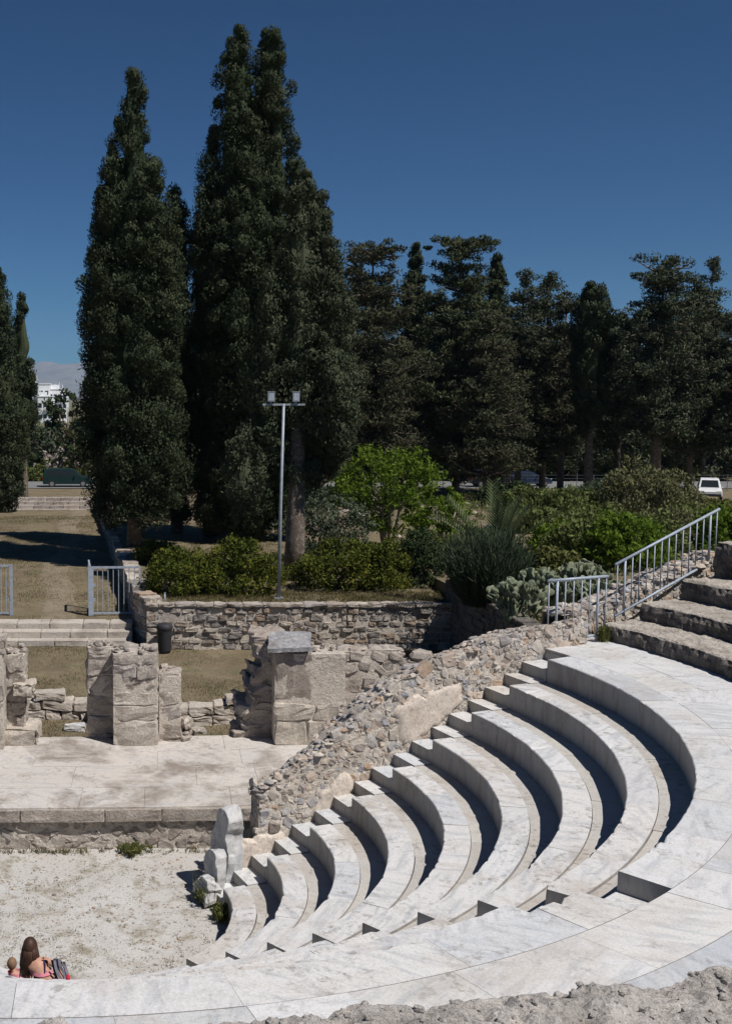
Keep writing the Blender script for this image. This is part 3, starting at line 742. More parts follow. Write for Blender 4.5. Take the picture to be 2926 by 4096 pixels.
# stage
stg = thing('stage', (-2, 21.5, 0), 'raised stage floor of pale worn slabs with a rubble front wall', 'stage')
mb = MB(); x = -12.
yfront = lambda x: 19.72 + .02*(x+3) + .04*max(0, x-.2)**2
rowsY = [0, 1.05, 2.3, 3.25, 4.3]
for r in range(4):
    x = -12. + rnd.uniform(0, .5)
    while x < 5.4:
        l = rnd.uniform(.9, 2.6); x1 = min(x+l, 5.4)
        ys = [yfront(x)-.02+rowsY[r]+.004, yfront(x)-.02+rowsY[r+1]-.004, yfront(x1)-.02+rowsY[r+1]-.004, yfront(x1)-.02+rowsY[r]+.004]
        zt = .80+rnd.uniform(-.004, .004); g = .003
        V = [(x+g, ys[0], zt), (x+g, ys[1], zt), (x1-g, ys[2], zt), (x1-g, ys[3], zt)]; V += [(a, b, zt-.12) for a, b, _ in V]
        mb.add(V, [[3, 2, 1, 0], [4, 5, 6, 7], [0, 1, 5, 4], [1, 2, 6, 5], [2, 3, 7, 6], [3, 0, 4, 7]]); x = x1
mb.build('floor_slabs', M['paving'], stg)
mb = MB(); G = np.zeros((90, 3, 3))
for i in range(90):
    x = -12+17.4*i/89
    for j in range(3): G[i, j] = (x, yfront(x)+.1+j*2.1, .785)
mb.grid(G); mb.build('slab_bedding', M['mortar'], stg)
mbS, mbM = MB(), MB()
fl = lambda s: -.05
rubble_face(mbS, mbM, (-12, 19.70, 0), (1, .01), 14.6, lambda s: -.05, lambda s: .58, (0, -1), dens=45, smin=.06, smax=.20, seed=19)
mbM.build('front_wall', M['mortar'], stg, smooth=True); mbS.build('front_stones', M['ashlar'], stg)
mb = MB(); C = []; H = []; x = -12.
while x < 2.9:
    l = rnd.uniform(1.0, 2.2); C.append((x+l/2, yfront(x+l/2)+.10, .66)); H.append((l/2-.006, .18, .115)); x += l
blocks(mb, C, H, None, .05, .08, NR, True); mb.build('coping', M['ashlar'], stg)

# carved marble armrest fragment at the foot of the wing-wall stairs
fr_ = thing('marble_fragment', (1.0, 17.75, .3), 'carved white marble throne end standing at the foot of the wall stairs', 'sculpture fragment')
def prism(mb, prof, al, hw, seed, rough_=.02):
    """profile (off, z) extruded along the seat line by +-hw with rounded arrises"""
    o = np.array(prof, float)
    for _ in range(2):   # cut corners
        nx = np.roll(o, -1, 0); o = np.stack([.78*o+.22*nx, .22*o+.78*nx], 1).reshape(-1, 2)
    m = len(o); cc = o.mean(0); V = []
    rows = [(0., -1.), (.5, -1.), (.86, -1.), (.985, -.97), (1., -.86), (1., -.5), (1., 0.), (1., .5), (1., .86), (.985, .97), (.86, 1.), (.5, 1.), (0., 1.)]
    for sc_, w_ in rows:
        for p in o: q = cc+(p-cc)*sc_; V.append(LW(al+w_*hw, q[0], q[1]))
    V = np.array(V); V += np.stack([fbm(V, 4., seed+k) for k in range(3)], 1)*rough_*6 + np.stack([fbm(V, 14., seed+k) for k in range(3)], 1)*rough_
    mb.add(V, [[k*m+j, k*m+(j+1) % m, (k+1)*m+(j+1) % m, (k+1)*m+j] for k in range(len(rows)-1) for j in range(m)])
mb = MB(); prism(mb, [(.46, .40), (.44, .62), (.50, .85), (.52, 1.02), (.44, 1.14), (.42, 1.28), (.54, 1.42), (.74, 1.44), (.88, 1.30), (.98, 1.08), (1.12, .85), (1.16, .60), (1.12, .0), (.50, .0)], 2.58, .145, 3)
mb.build('curved_upright', M['whitefrag'], fr_)
mb = MB(); prism(mb, [(.28, .40), (.26, .60), (.32, .78), (.44, .84), (.60, .80), (.80, .70), (.84, .40), (.80, .05), (.34, .05)], 2.27, .09, 7)
mb.build('paw_block', M['whitefrag'], fr_)
mb = MB(); prism(mb, [(.10, .28), (.20, .42), (.36, .50), (.52, .40), (.62, .22), (.60, .0), (.12, .0)], 2.06, .12, 9, .05)
mb.build('broken_base', M['whitefrag'], fr_)

# ------------------------------------------------------------------ ground
def ground_mat(name, A, B, Cc, s1=.35, s2=2.2, lo=.42, hi=.6, fine=30, speck=None):
    m, nt, b = new_mat(name, .95); v = coords(nt)
    n1 = noise(nt, s1, 6, .7, v, .4); n2 = noise(nt, s2, 7, .75, v, .3); n3 = noise(nt, fine, 5, .8, v)
    c = mixc(nt, thr(nt, n1, lo, hi), A, B); c = mixc(nt, thr(nt, n2, .5, .66), c, Cc)
    c = mixc(nt, .6, c, ramp(nt, n3, [(.3, (.55, .53, .5)), (.5, (1, 1, 1)), (.7, (1.3, 1.28, 1.25))]), 'MULTIPLY')
    if speck:
        vo = N(nt, 'ShaderNodeTexVoronoi'); vo.inputs['Scale'].default_value = 12; nt.links.new(v, vo.inputs['Vector'])
        c = mixc(nt, mul(nt, thr(nt, vo.outputs['Distance'], .3, .15), thr(nt, n2, .42, .55)), c, speck)
    nt.links.new(c, b.inputs['Base Color']); p = bump(nt, b, n2, .5, .04); bump(nt, b, n3, .8, .012, p); return m
M['g_orch'] = ground_mat('orchestra_sand', (.50, .485, .46), (.45, .425, .395), (.27, .235, .18), .5, 1.9, .4, .62, 22, (.18, .155, .115))
M['g_grass'] = ground_mat('dry_grass', (.140, .106, .068), (.190, .152, .095), (.098, .098, .046), .6, 1.7, .42, .58, 22, (.22, .185, .13))
M['g_far'] = ground_mat('far_grass', (.20, .17, .11), (.13, .14, .06), (.10, .10, .05), .12, .7)
M['road'] = ground_mat('asphalt', (.17, .17, .17), (.20, .20, .20), (.15, .15, .155), .3, 2., fine=40)
def hgt(x, y):
    """ground height: yard 0, path .6, terrace 1.5, all easing to the road behind"""
    far = np.clip((y-62)/36, 0, 1); far = far*far*(3-2*far)
    path = np.where(y > 37.7, .6, 0.)*(1-far) + far*(-.15)
    path = np.where(y < 37.7, 0., path)
    terr = 1.47*(1-far) + far*(-.15)
    right = 2.05 - .55*np.clip((y-34)/14, 0, 1)
    z = np.where(x < xwall(y)+.3, path, np.where(y < 36.45, 0., terr))
    rr = right*(1-far)+far*(-.15)
    z = np.where((x > 9.6), rr, z)
    return z
xs = np.unique(np.concatenate([np.linspace(-60, -8, 40), np.linspace(-8, -5.5, 12), np.linspace(-5.4, .2, 60), np.linspace(.3, 20, 90), np.linspace(20, 120, 50), [-.76, -.74, 9.59, 9.61]]))
ys = np.unique(np.concatenate([np.linspace(19.9, 50, 140), np.linspace(50, 104, 80), [36.44, 36.46, 37.69, 37.71]]))
X, Y = np.meshgrid(xs, ys, indexing='ij'); Z = hgt(X, Y)
inner = (X > -7) & (X < 20) & (Y < 36)
G = np.stack([X, Y, Z], -1); Z = Z + fbm(G*[1, 1, 0], .5, 2)*.14 + fbm(G*[1, 1, 0], 2.2, 4)*.05
# nothing of the sheet may come up through the seating or the wall
Z = np.where((Y < 24.2) & (X < 11), -.15, Z)
G[..., 2] = Z
mb = MB(); mb.grid(G[:, ::1]); mb.build('ground', M['g_grass'], None, smooth=False, kind='structure')
mb = MB(); G = np.zeros((60, 60, 3)); X, Y = np.meshgrid(np.linspace(-9, 3, 60), np.linspace(10, 19.85, 60), indexing='ij')
G[..., 0] = X; G[..., 1] = Y; G[..., 2] = fbm(np.stack([X, Y, X*0], -1), 1., 3)*.04
mb.grid(G); mb.build('orchestra_floor', M['g_orch'], None, smooth=True, kind='structure')
# land far off, to the horizon, and the land under and behind the theatre
mb = MB(); 
for (x0, x1, y0, y1, z) in ((-9000, 9000, 103.9, 14000, -.25), (-9000, -59, -800, 103.9, -.25), (119, 9000, -800, 103.9, -.25), (-60, 120, -800, 19.95, -.2)):
    nx, ny = 30, 30; X, Y = np.meshgrid(np.linspace(x0, x1, nx), np.linspace(y0, y1, ny), indexing='ij'); mb.grid(np.stack([X, Y, X*0+z], -1))
mb.build('far_land', M['g_far'], None, kind='structure')
mb = MB(); mb.grid(np.stack(np.meshgrid(np.linspace(-120, 160, 50), [104., 108., 112.5], indexing='ij')+[np.full((50, 3), -.10)], -1)); mb.build('road', M['road'], None, kind='structure')

# worn sandy track over the lawn, from the gate to the far steps
M['track'] = ground_mat('sandy_track', (.235, .19, .135), (.19, .15, .10), (.13, .115, .065), .9, 2.9)
ty = np.linspace(38.0, 80.0, 160); G = np.zeros((160, 12, 3))
for i, y in enumerate(ty):
    cx = -3.9 - .055*(y-38) + .25*sin(y*.35); wl_ = .75 + .35*float(fbm(np.array([[y, 1, 0]]), .5, 51)[0])*2; wr_ = .75 + .35*float(fbm(np.array([[y, 9, 0]]), .5, 52)[0])*2
    for j in range(12): G[i, j] = (cx-wl_+(wl_+wr_)*j/11, y, 0)
G[..., 2] = hgt(G[..., 0], G[..., 1]) + fbm(G*[1, 1, 0], .5, 2)*.14 + fbm(G*[1, 1, 0], 2.2, 4)*.05 + .012 - .05*(np.abs(np.linspace(-1, 1, 12))**6)[None]
mb = MB(); mb.grid(G); mb.build('path', M['track'], None, smooth=True, kind='structure')

def hill(name, x0, x1, y, prof, mat, depth):
    G = np.zeros((160, 24, 3))
    for i in range(160):
        x = x0+(x1-x0)*i/159; t = i/159
        hgt_ = prof(t)
        for j in range(24):
            u = j/23; G[i, j] = (x, y+depth*u, hgt_*sin(pi*min(1, u*.5+.0))*1.0 if u < 1 else hgt_)
    G[..., 2] += fbm(G, 1/900., 5)*G[..., 2]*1.1 + fbm(G, 1/220., 6)*G[..., 2]*.4
    mb = MB(); mb.grid(G); return mb.build(name, mat, None, smooth=True, kind='structure')
M['mount'] = ground_mat('bare_mountain', (.22, .21, .20), (.17, .18, .17), (.13, .14, .11), .002, .01, fine=.03)
hill('mountains', -6500, 2500, 8200, lambda t: 215*(.6+.4*sin(t*9+1.2))*(.7+.3*sin(t*23))+110, M['mount'], 2500)

# ------------------------------------------------------------------ vegetation
PX = 1.8016/4511.8             # metres per display unit per metre of depth
def XD(x, Y, y=1000.):
    v = (1136.5-y)*PX; return (x-363.9)*PX*Y/(.99497+.10013*v)
def ZD(y, Y):
    v = (1136.5-y)*PX; return EYE + Y*(-.10013+.99497*v)/(.99497+.10013*v)

def leaf_quads(mb, C, Rr3, n, size, asp=2.2, up=.35, rg=NR, shell=.55, droop=0., nz=.42):
    """n leaves on each clump; C (m,3), Rr3 (m,3) radii"""
    C = np.repeat(np.asarray(C, float), n, 0); R = np.repeat(np.asarray(Rr3, float), n, 0); k = len(C)
    d = rg.normal(size=(k, 3)); d /= np.linalg.norm(d, axis=1)[:, None]
    rad = shell + (1-shell)*rg.random((k, 1))**.6; rad *= 1+.12*rg.normal(size=(k, 1))
    P = C + d*rad*R
    nn = d + rg.normal(size=(k, 3))*nz
    tn = rg.normal(size=(k, 3)) + np.array([0, 0, up*2.2]); tn[:, 2] -= droop
    tn -= nn*(tn*nn).sum(1)[:, None]/(nn*nn).sum(1)[:, None]; tn /= np.linalg.norm(tn, axis=1)[:, None]+1e-9
    ax = tn + d*.45; ax /= np.linalg.norm(ax, axis=1)[:, None]
    sd = np.cross(ax, nn); sd /= np.linalg.norm(sd, axis=1)[:, None]+1e-9
    s = size*rg.uniform(.6, 1.3, (k, 1)); a = ax*s; b = sd*s/asp
    V = np.stack([P-a*.5, P+b*.5+a*.1, P+a*.7, P-b*.5+a*.05], 1)
    mb.add(V.reshape(-1, 3), np.arange(k*4).reshape(-1, 4))

def core_lathe(mb, spines, rg, seed):
    """dark irregular inner body of a column tree. spines: (cx, cy, z0, z1, rfun)"""
    for (cx, cy, z0, z1, rf) in spines:
        n, m = 60, 18; G = np.zeros((n, m, 3))
        for i in range(n):
            t = i/(n-1); z = z0+(z1-z0)*t
            for j in range(m):
                a = 2*pi*(j % (m-1))/(m-1); r = rf(t)*(.52+.5*float(vnoise(np.array([[cos(a)*1.5, sin(a)*1.5, z*.8]]), 1., seed)[0]-.5)); G[i, j] = (cx+r*cos(a), cy+r*sin(a), z)
        mb.grid(G)

def cypress(x, Y, z0, spires, label, name='cypress_tree', mat='cyp', seed=0, leaf=.17, dens=1., trunk=(.28, 3.), per=80, group=None, clump=.62, tb=0.):
    """spires: list of (dx, dy, zbottom, ztop, Rmax, profile) with profile a list of (t, r/Rmax)"""
    rg = np.random.default_rng(seed)
    t_ = thing(name, (x, Y, z0), label, 'tree', group)
    C = []; R = []; spn = []
    for (dx, dy, zb, zt, Rm, prof) in spires:
        rf = lambda t, prof=prof, Rm=Rm: Rm*float(np.interp(t, [p[0] for p in prof], [p[1] for p in prof]))
        H = zt-zb; n = int(dens*H*Rm*2*pi*.62/(clump*clump)*1.35)
        spn.append((x+dx, Y+dy, zb+.3, zt-.5, rf))
        for k in range(n):
            t = rg.random(); r = rf(t)
            if rg.random() > max(.22, r/Rm): continue
            a = rg.uniform(0, 2*pi); cs = clump*rg.uniform(.42, 1.0)*(.55+.45*r/Rm)
            q = np.array([cos(a)*2.2, sin(a)*2.2, t*H*.5])
            bulge = 1 + .75*float(fbm((q+seed)[None], .9, seed)[0]) + .09*rg.normal()
            rr = max(0, (r*bulge-cs*rg.uniform(.55, 1.1)))
            C.append((x+dx+rr*cos(a), Y+dy+rr*sin(a), zb+H*t+rg.uniform(-.2, .2))); R.append((cs, cs, cs*rg.uniform(1.0, 1.5)))
        C.append((x+dx, Y+dy, zt-.65)); R.append((.2, .2, .5)); C.append((x+dx+.15, Y+dy, zt-1.1)); R.append((.32, .32, .5))
    mb = MB(); leaf_quads(mb, C, R, int(per*3.2), leaf*.66, 1.9, .9, rg, shell=.86, nz=.24)
    core_lathe(mb, spn, rg, seed)
    mb.build('crown', M[mat], t_)
    mb = MB(); hgt_ = spires[0][3]-z0
    if tb: # bare trunk with a slight lean
        pass
    mb.tube([(x, Y, z0-.3), (x+.05, Y, z0+hgt_*.1), (x+spires[0][0]*.5, Y, z0+hgt_*.45), (x+spires[0][0], Y+spires[0][1], z0+hgt_*.85)], [trunk[0]*1.25, trunk[0], trunk[0]*.7, .05], 9)
    mb.build('trunk', M['bark'], t_, smooth=True)
    return t_

CYP = [(0, .55), (.04, .8), (.12, .97), (.25, 1.), (.42, .92), (.6, .72), (.75, .5), (.88, .27), (.96, .14), (1, .05)]
# tall cypress left of the pair
Y = 51.
cypress(XD(296, Y), Y, 1.4, [
    (0, 0, ZD(1160, Y), ZD(154, Y), 2.28, [(0, .55), (.04, .85), (.15, 1.), (.35, .98), (.52, .92), (.68, .78), (.76, .62), (.85, .36), (.93, .26), (.98, .2), (1, .08)]),
    (.72, -.2, ZD(1130, Y), ZD(385, Y), 1.35, [(0, .6), (.2, 1), (.6, .95), (.85, .7), (1, .2)]),
    (-.9, .1, ZD(1100, Y), ZD(300, Y), 1.3, [(0, .6), (.2, 1), (.6, .95), (.85, .6), (1, .25)])],
    'tall dark cypress with one slim pointed tip, left of the pair in the middle', seed=3, group='tall cypresses on the terrace', per=95)
Y = 56.
cypress(XD(392, Y), Y, 1.4, [(0, 0, ZD(1150, Y), ZD(428, Y), 1.25, [(0, .6), (.2, 1), (.7, .9), (.9, .6), (1, .35)])],
    'half hidden brownish cypress in the gap between the two tallest cypresses', seed=4, group='tall cypresses on the terrace', mat='pine', per=70)
Y = 53.
cypress(XD(530, Y), Y, 1.4, [
    (-.15, 0, ZD(1190, Y), ZD(71, Y), 2.1, [(0, .6), (.05, .9), (.25, 1.), (.5, .98), (.7, .80), (.82, .62), (.9, .5), (.95, .36), (1, .14)]),
    (1.4, .2, ZD(1180, Y), ZD(53, Y), 1.75, [(0, .7), (.1, 1.), (.5, .95), (.7, .82), (.85, .50), (.93, .42), (.96, .45), (.99, .30), (1, .15)]),
    (.7, -.6, ZD(1170, Y), ZD(330, Y), 2.3, [(0, .5), (.1, .9), (.4, 1.), (.8, .7), (1, .2)]),
    (-1.3, .3, ZD(1160, Y), ZD(405, Y), 1.15, [(0, .6), (.3, 1), (.8, .9), (1, .3)]),
    (2.6, .2, ZD(1160, Y), ZD(420, Y), 1.6, [(0, .7), (.3, 1), (.7, .8), (1, .3)])],
    'tallest cypress, very broad with a forked double tip', seed=5, group='tall cypresses on the terrace', trunk=(.42, 3), per=95)
Y = 41.5
cypress(XD(655, Y), Y, 1.45, [
    (.2, .6, ZD(1080, Y), ZD(380, Y), 1.3, [(0, .7), (.2, 1), (.55, 1), (.8, .55), (.92, .42), (1, .25)]),
    (.85, .8, ZD(1060, Y), ZD(415, Y), .95, [(0, .7), (.3, 1.1), (.6, 1), (.8, .6), (.93, .5), (1, .2)]),
    (1.25, .4, ZD(1040, Y), ZD(535, Y), 1.0, [(0, .5), (.15, 1), (.7, .9), (1, .3)]),
    (-.9, .3, ZD(1060, Y), ZD(620, Y), 1.0, [(0, .6), (.3, 1), (.8, .7), (1, .3)]),
    (-1.9, -.2, ZD(1130, Y), ZD(960, Y), .85, [(0, .5), (.4, 1), (1, .4)]),
    (1.3, -.5, ZD(1020, Y), ZD(780, Y), .95, [(0, .4), (.3, 1), (.8, .7), (1, .3)])],
    'loose grey green cypress on a thick bare trunk behind the lamp post', seed=6, group='tall cypresses on the terrace', mat='cypgrey', trunk=(.36, 3), clump=.5, per=75, leaf=.16)
# left edge
Y = 78.
cypress(XD(2, Y), Y, .2, [(0, 0, ZD(1135, Y), ZD(590, Y), 1.9, [(0, .5), (.15, .9), (.4, 1.), (.7, .6), (.9, .35), (1, .15)]), (-2., 0, ZD(1140, Y), ZD(640, Y), 2.3, [(0, .5), (.3, 1.), (.7, .7), (1, .15)])],
    'cypress cut by the left edge, its tip the higher of the two there', seed=7, group='cypresses at the left edge', per=60, clump=.75, leaf=.24)
Y = 83.
cypress(XD(52, Y), Y, .0, [(0, 0, ZD(1020, Y), ZD(655, Y), 1.25, [(0, .6), (.3, 1), (.7, .7), (.9, .4), (1, .15)])],
    'lower narrow cypress just inside the left edge', seed=8, group='cypresses at the left edge', per=60, clump=.7, leaf=.24)

def conifer(x, Y, z0, zt, R, label, mat='pine', seed=0, zb=None, name='pine_tree', top=.35, per=42, leaf=.33, tiers=15, trunk=.3, group='tall trees behind the garden', lean=0., flat=.45):
    """open-crowned pine: limbs in ragged tiers, each carrying flat clumps"""
    rg = np.random.default_rng(seed); t_ = thing(name, (x, Y, z0), label, 'tree', group)
    zb = z0+(zt-z0)*.28 if zb is None else zb
    C = []; Rc = []; mb = MB()
    mb.tube([(x, Y, z0-.3), (x+lean*.3, Y, z0+(zt-z0)*.3), (x+lean, Y, z0+(zt-z0)*.7), (x+lean, Y, zt-.4)], [trunk, trunk*.8, trunk*.5, .05], 8)
    for k in range(tiers):
        t = min(1., max(0., (k+rg.uniform(-.45, .45))/(tiers-1))); z = zb+(zt-zb)*t
        rr = R*(np.interp(t, [0, .2, .55, .85, 1], [.75, 1., .88, .55, top*.6]))*rg.uniform(.8, 1.12)
        nb = max(3, int(3+rr*1.8))
        a0 = rg.uniform(0, 6.3)
        for b in range(nb):
            a = a0+2*pi*b/nb+rg.uniform(-.35, .35); L = rr*rg.uniform(.6, 1.1)
            tipz = z + L*rg.uniform(-.15, .30)
            bx_, by = x+lean*t, Y
            mb.tube([(bx_, by, z-.25), (bx_+cos(a)*L*.5, by+sin(a)*L*.5, z), (bx_+cos(a)*L, by+sin(a)*L, tipz)], [.09, .06, .02], 4, cap=False)
            m = max(2, int(L/.55))
            for q in range(m):
                u = (q+.7)/m; cs = rg.uniform(.45, .95)*(1.05-.3*t)
                C.append((bx_+cos(a)*L*u+rg.normal()*.25, by+sin(a)*L*u+rg.normal()*.25, z+(tipz-z)*u+rg.normal()*.28)); Rc.append((cs, cs, cs*flat*rg.uniform(.9, 1.5)))
    C.append((x+lean, Y, zt-.3)); Rc.append((.4, .4, .45))
    mb2 = MB(); leaf_quads(mb2, C, Rc, int(per*1.9), leaf*.66, 2.3, .35, rg, shell=.45)
    mb2.build('crown', M[mat], t_); mb.build('trunk', M['bark'], t_, smooth=True); return t_

def blob_shrub(x, y, z0, rx, ry, h, mat, label, name='shrub', cat='shrub', seed=0, leaf=.09, n=60, per=70, group=None, trunkmat='bark', clump=.28, up=.3, stems=3, low=.12, asp=1.8):
    rg = np.random.default_rng(seed); t_ = thing(name, (x, y, z0), label, cat, group)
    C = []; R = []
    for k in range(n):
        a = rg.uniform(0, 2*pi); el = asin(rg.uniform(-.25, 1)); s = clump*min(rx, ry, h)*rg.uniform(.75, 1.3)
        q = np.array([cos(a)*cos(el), sin(a)*cos(el), sin(el)])
        f = 1+.35*float(fbm(q[None]*1.3+seed, 1.2, seed)[0]) + .07*rg.normal()
        C.append((x+q[0]*(rx-s*.6)*f, y+q[1]*(ry-s*.6)*f, max(z0+s*.5, z0+h*low+(h*(1-low)-s*.6)*(q[2]*.85+.15)*f))); R.append((s, s, s*.9))
    mb = MB(); leaf_quads(mb, C, R, per, leaf, asp, up, rg)
    # a few inner leaves keep it from being hollow
    leaf_quads(mb, [(x, y, z0+h*.45)], [(rx*.75, ry*.75, h*.42)], int(n*per*.18), leaf*1.3, asp, up, rg, shell=.2)
    mb.build('foliage', M[mat], t_)
    mb = MB()
    for k in range(stems):
        a = rg.uniform(0, 6.3); mb.tube([(x+cos(a)*.1, y+sin(a)*.1, z0-.1), (x+cos(a)*rx*.25, y+sin(a)*ry*.25, z0+h*.4), (x+cos(a)*rx*.45, y+sin(a)*ry*.45, z0+h*.75)], [.05, .035, .012], 6)
    mb.build('stem', M[trunkmat], t_, smooth=True)
    return t_

# clipped bushes on the terrace, front row
TZ = 1.47
blob_shrub(XD(408, 38.6), 38.6, TZ, 1.3, 1.1, 1.6, 'hedge', 'yellowish green clipped bush, left of the lamp post and nearest the gate', 'clipped_bush', 'bush', 51, .10, 90, 85, 'clipped bushes on the terrace', clump=.25)
blob_shrub(XD(535, 38.6), 38.6, TZ, 1.6, 1.25, 1.8, 'hedge', 'yellowish green clipped bush directly left of the lamp post', 'clipped_bush', 'bush', 52, .10, 100, 85, 'clipped bushes on the terrace', clump=.25)
blob_shrub(XD(750, 39.4), 39.4, TZ, 1.45, 1.2, 1.75, 'hedge', 'round dark green clipped bush directly right of the thick tree trunk', 'clipped_bush', 'bush', 53, .10, 90, 85, 'clipped bushes on the terrace', clump=.25)
blob_shrub(XD(850, 39.6), 39.6, TZ, 1.1, 1.1, 1.7, 'hedge', 'green clipped bush right of the round one, above the wall end', 'clipped_bush', 'bush', 54, .10, 70, 80, 'clipped bushes on the terrace', clump=.27)
blob_shrub(XD(935, 40.2), 40.2, TZ, .95, .9, 1.95, 'dark', 'small darker upright bush at the end of the clipped row', 'clipped_bush', 'bush', 55, .10, 60, 80, 'clipped bushes on the terrace', clump=.3)
blob_shrub(XD(352, 45.5), 45.5, TZ, .9, .9, 1.0, 'hedge', 'low bush in shade beside the rough path wall', 'low_bush', 'bush', 56, .11, 50, 60)
# small trees behind them
def broad_tree(x, y, z0, h, R, mat, label, seed, leaf=.13, n=120, per=60, zc=.62, trunkmat='bark_pale', stems=5, name='small_tree', vr=.42, trunk=.07, group=None):
    rg = np.random.default_rng(seed); t_ = thing(name, (x, y, z0), label, 'tree', group)
    C = []; Rc = []; mb = MB()
    for s in range(stems):
        a = 2*pi*s/stems+rg.uniform(-.4, .4); d = R*rg.uniform(.15, .4)
        p0 = (x+cos(a)*.12, y+sin(a)*.12, z0-.1); p1 = (x+cos(a)*d*.6, y+sin(a)*d*.6, z0+h*.4); p2 = (x+cos(a)*d*1.6, y+sin(a)*d*1.6, z0+h*.78)
        mb.tube([p0, p1, p2], [trunk, trunk*.7, trunk*.25], 6)
        for q in range(4):
            a2 = rg.uniform(0, 6.3); mb.tube([p1, (p1[0]+cos(a2)*R*.35, p1[1]+sin(a2)*R*.35, p1[2]+h*.16), (p1[0]+cos(a2)*R*.75, p1[1]+sin(a2)*R*.75, p1[2]+h*.25)], [trunk*.45, trunk*.3, .01], 5, cap=False)
    for k in range(n):
        d = rg.normal(size=3); d /= np.linalg.norm(d); rad = rg.random()**.35*(1+.3*float(fbm(d[None]*1.1+seed, 1.3, seed)[0])*1.6)
        cs = R*rg.uniform(.10, .24)
        C.append((x+d[0]*R*rad*.95, y+d[1]*R*rad*.95, z0+h*zc+d[2]*h*vr*rad)); Rc.append((cs, cs, cs*.7))
    mb2 = MB(); leaf_quads(mb2, C, Rc, per, leaf, 1.8, .25, rg, shell=.2)
    mb2.build('crown', M[mat], t_); mb.build('trunk', M[trunkmat], t_, smooth=True); return t_
Y = 49.
broad_tree(XD(862, Y), Y, 1.45, 4.6, 2.45, 'bright', 'bright yellow green small tree with several thin pale stems', 61, .15, 170, 60, zc=.60, vr=.44)
broad_tree(XD(985, 46), 46., 1.45, 3.1, 1.25, 'bright', 'smaller bright green tree right of the yellow green one', 62, .14, 60, 60, zc=.6)
broad_tree(XD(722, 46), 46., 1.45, 2.9, 1.9, 'olive', 'dull grey green olive bush between the thick trunk and the bright tree', 63, .13, 110, 60, zc=.5, vr=.5, trunkmat='bark', name='olive_tree')
broad_tree(XD(690, 58), 58., 1.2, 5.2, 2.3, 'dark', 'dark tree standing behind the olive bush', 64, .2, 70, 45, zc=.5, vr=.5, trunkmat='bark')
# background pines and cypresses along the road
conifer(XD(820, 84), 84., .1, ZD(548, 84), 4.6, 'broad brownish pine at the left of the background row', 'pinebrown', 71, name='pine_tree', tiers=18, per=46, top=.8, zb=2.5)
conifer(XD(775, 92), 92., .0, ZD(590, 92), 3.8, 'brown pine just right of the grey green cypress, behind it', 'pinebrown', 72, tiers=16, zb=2.)
Y = 92.
cypress(XD(911, Y), Y, 0., [(0, 0, ZD(980, Y), ZD(535, Y), 1.25, [(0, .7), (.5, 1), (.75, .75), (.9, .5), (1, .3)])], 'slim dark cypress tip between two broad pines', seed=73, clump=.6, leaf=.3, per=36, group='slim background cypresses')
conifer(XD(1012, 86), 86., .1, ZD(536, 86), 4.5, 'tall pine with a flat spreading top and layered branches', 'pine', 74, tiers=19, per=50, top=.9, zb=3., flat=.42)
Y = 90.
cypress(XD(1090, Y), Y, 0., [(0, 0, ZD(950, Y), ZD(565, Y), 1.1, [(0, .7), (.5, 1), (.75, .8), (.9, .6), (1, .25)])], 'slim cypress directly right of the flat topped pine', seed=75, clump=.6, leaf=.3, per=36, group='slim background cypresses')
conifer(XD(1080, 82), 82., .2, ZD(700, 82), 3.6, 'brown pine filling the space under the slim cypress', 'pinebrown', 76, tiers=14, zb=2.6)
conifer(XD(1150, 94), 94., .0, ZD(620, 94), 3.6, 'mid height dark pine left of the round topped cypress', 'cypgrey', 77, tiers=15, zb=3.5, flat=.6)
conifer(XD(1205, 97), 97., .0, ZD(612, 97), 3.6, 'dark pine with a ragged pointed top', 'pine', 78, tiers=15, zb=3.)
conifer(XD(1245, 92), 92., .0, ZD(668, 92), 2.6, 'narrow brownish pine touching the round topped cypress', 'pinebrown', 79, tiers=13, zb=4.)
Y = 84.
cypress(XD(1305, Y), Y, 0.2, [(0, 0, ZD(960, Y), ZD(638, Y), 1.55, [(0, .5), (.2, .8), (.5, 1), (.8, .98), (.92, .8), (1, .35)])], 'dark round topped cypress on a tall bare trunk', seed=80, clump=.6, leaf=.27, per=50, trunk=(.34, 3), group='slim background cypresses')
conifer(XD(1370, 90), 90., .0, ZD(700, 90), 2.8, 'lower pine between the round topped cypress and the big right hand pine', 'cypgrey', 81, tiers=12, zb=5., flat=.5)
conifer(XD(1455, 82), 82., .3, ZD(596, 82), 3.6, 'big dark pine with a thick trunk on the right', 'cypgrey', 82, tiers=17, zb=5.2, per=52, trunk=.45, top=.9, flat=.55)
conifer(XD(1530, 84), 84., .3, ZD(640, 84), 3.4, 'pine standing right beside the big thick trunked one', 'cypgrey', 83, tiers=15, zb=4.5, per=50, flat=.55)
conifer(XD(1583, 112), 114., -.2, ZD(590, 114), 2.8, 'narrow pine whose knobbly tip stands up near the right edge', 'cypgrey', 84, tiers=14, zb=4., per=50, flat=.7, trunk=.2)
conifer(XD(1640, 82), 82., .3, ZD(690, 82), 3.2, 'pine cut by the right edge', 'cypgrey', 85, tiers=14, zb=4.5, per=45, flat=.5)
conifer(XD(890, 98), 98., .0, ZD(690, 98), 3.8, 'dark pine low in the gap behind the two broad pines', 'pine', 86, tiers=12, zb=2.)
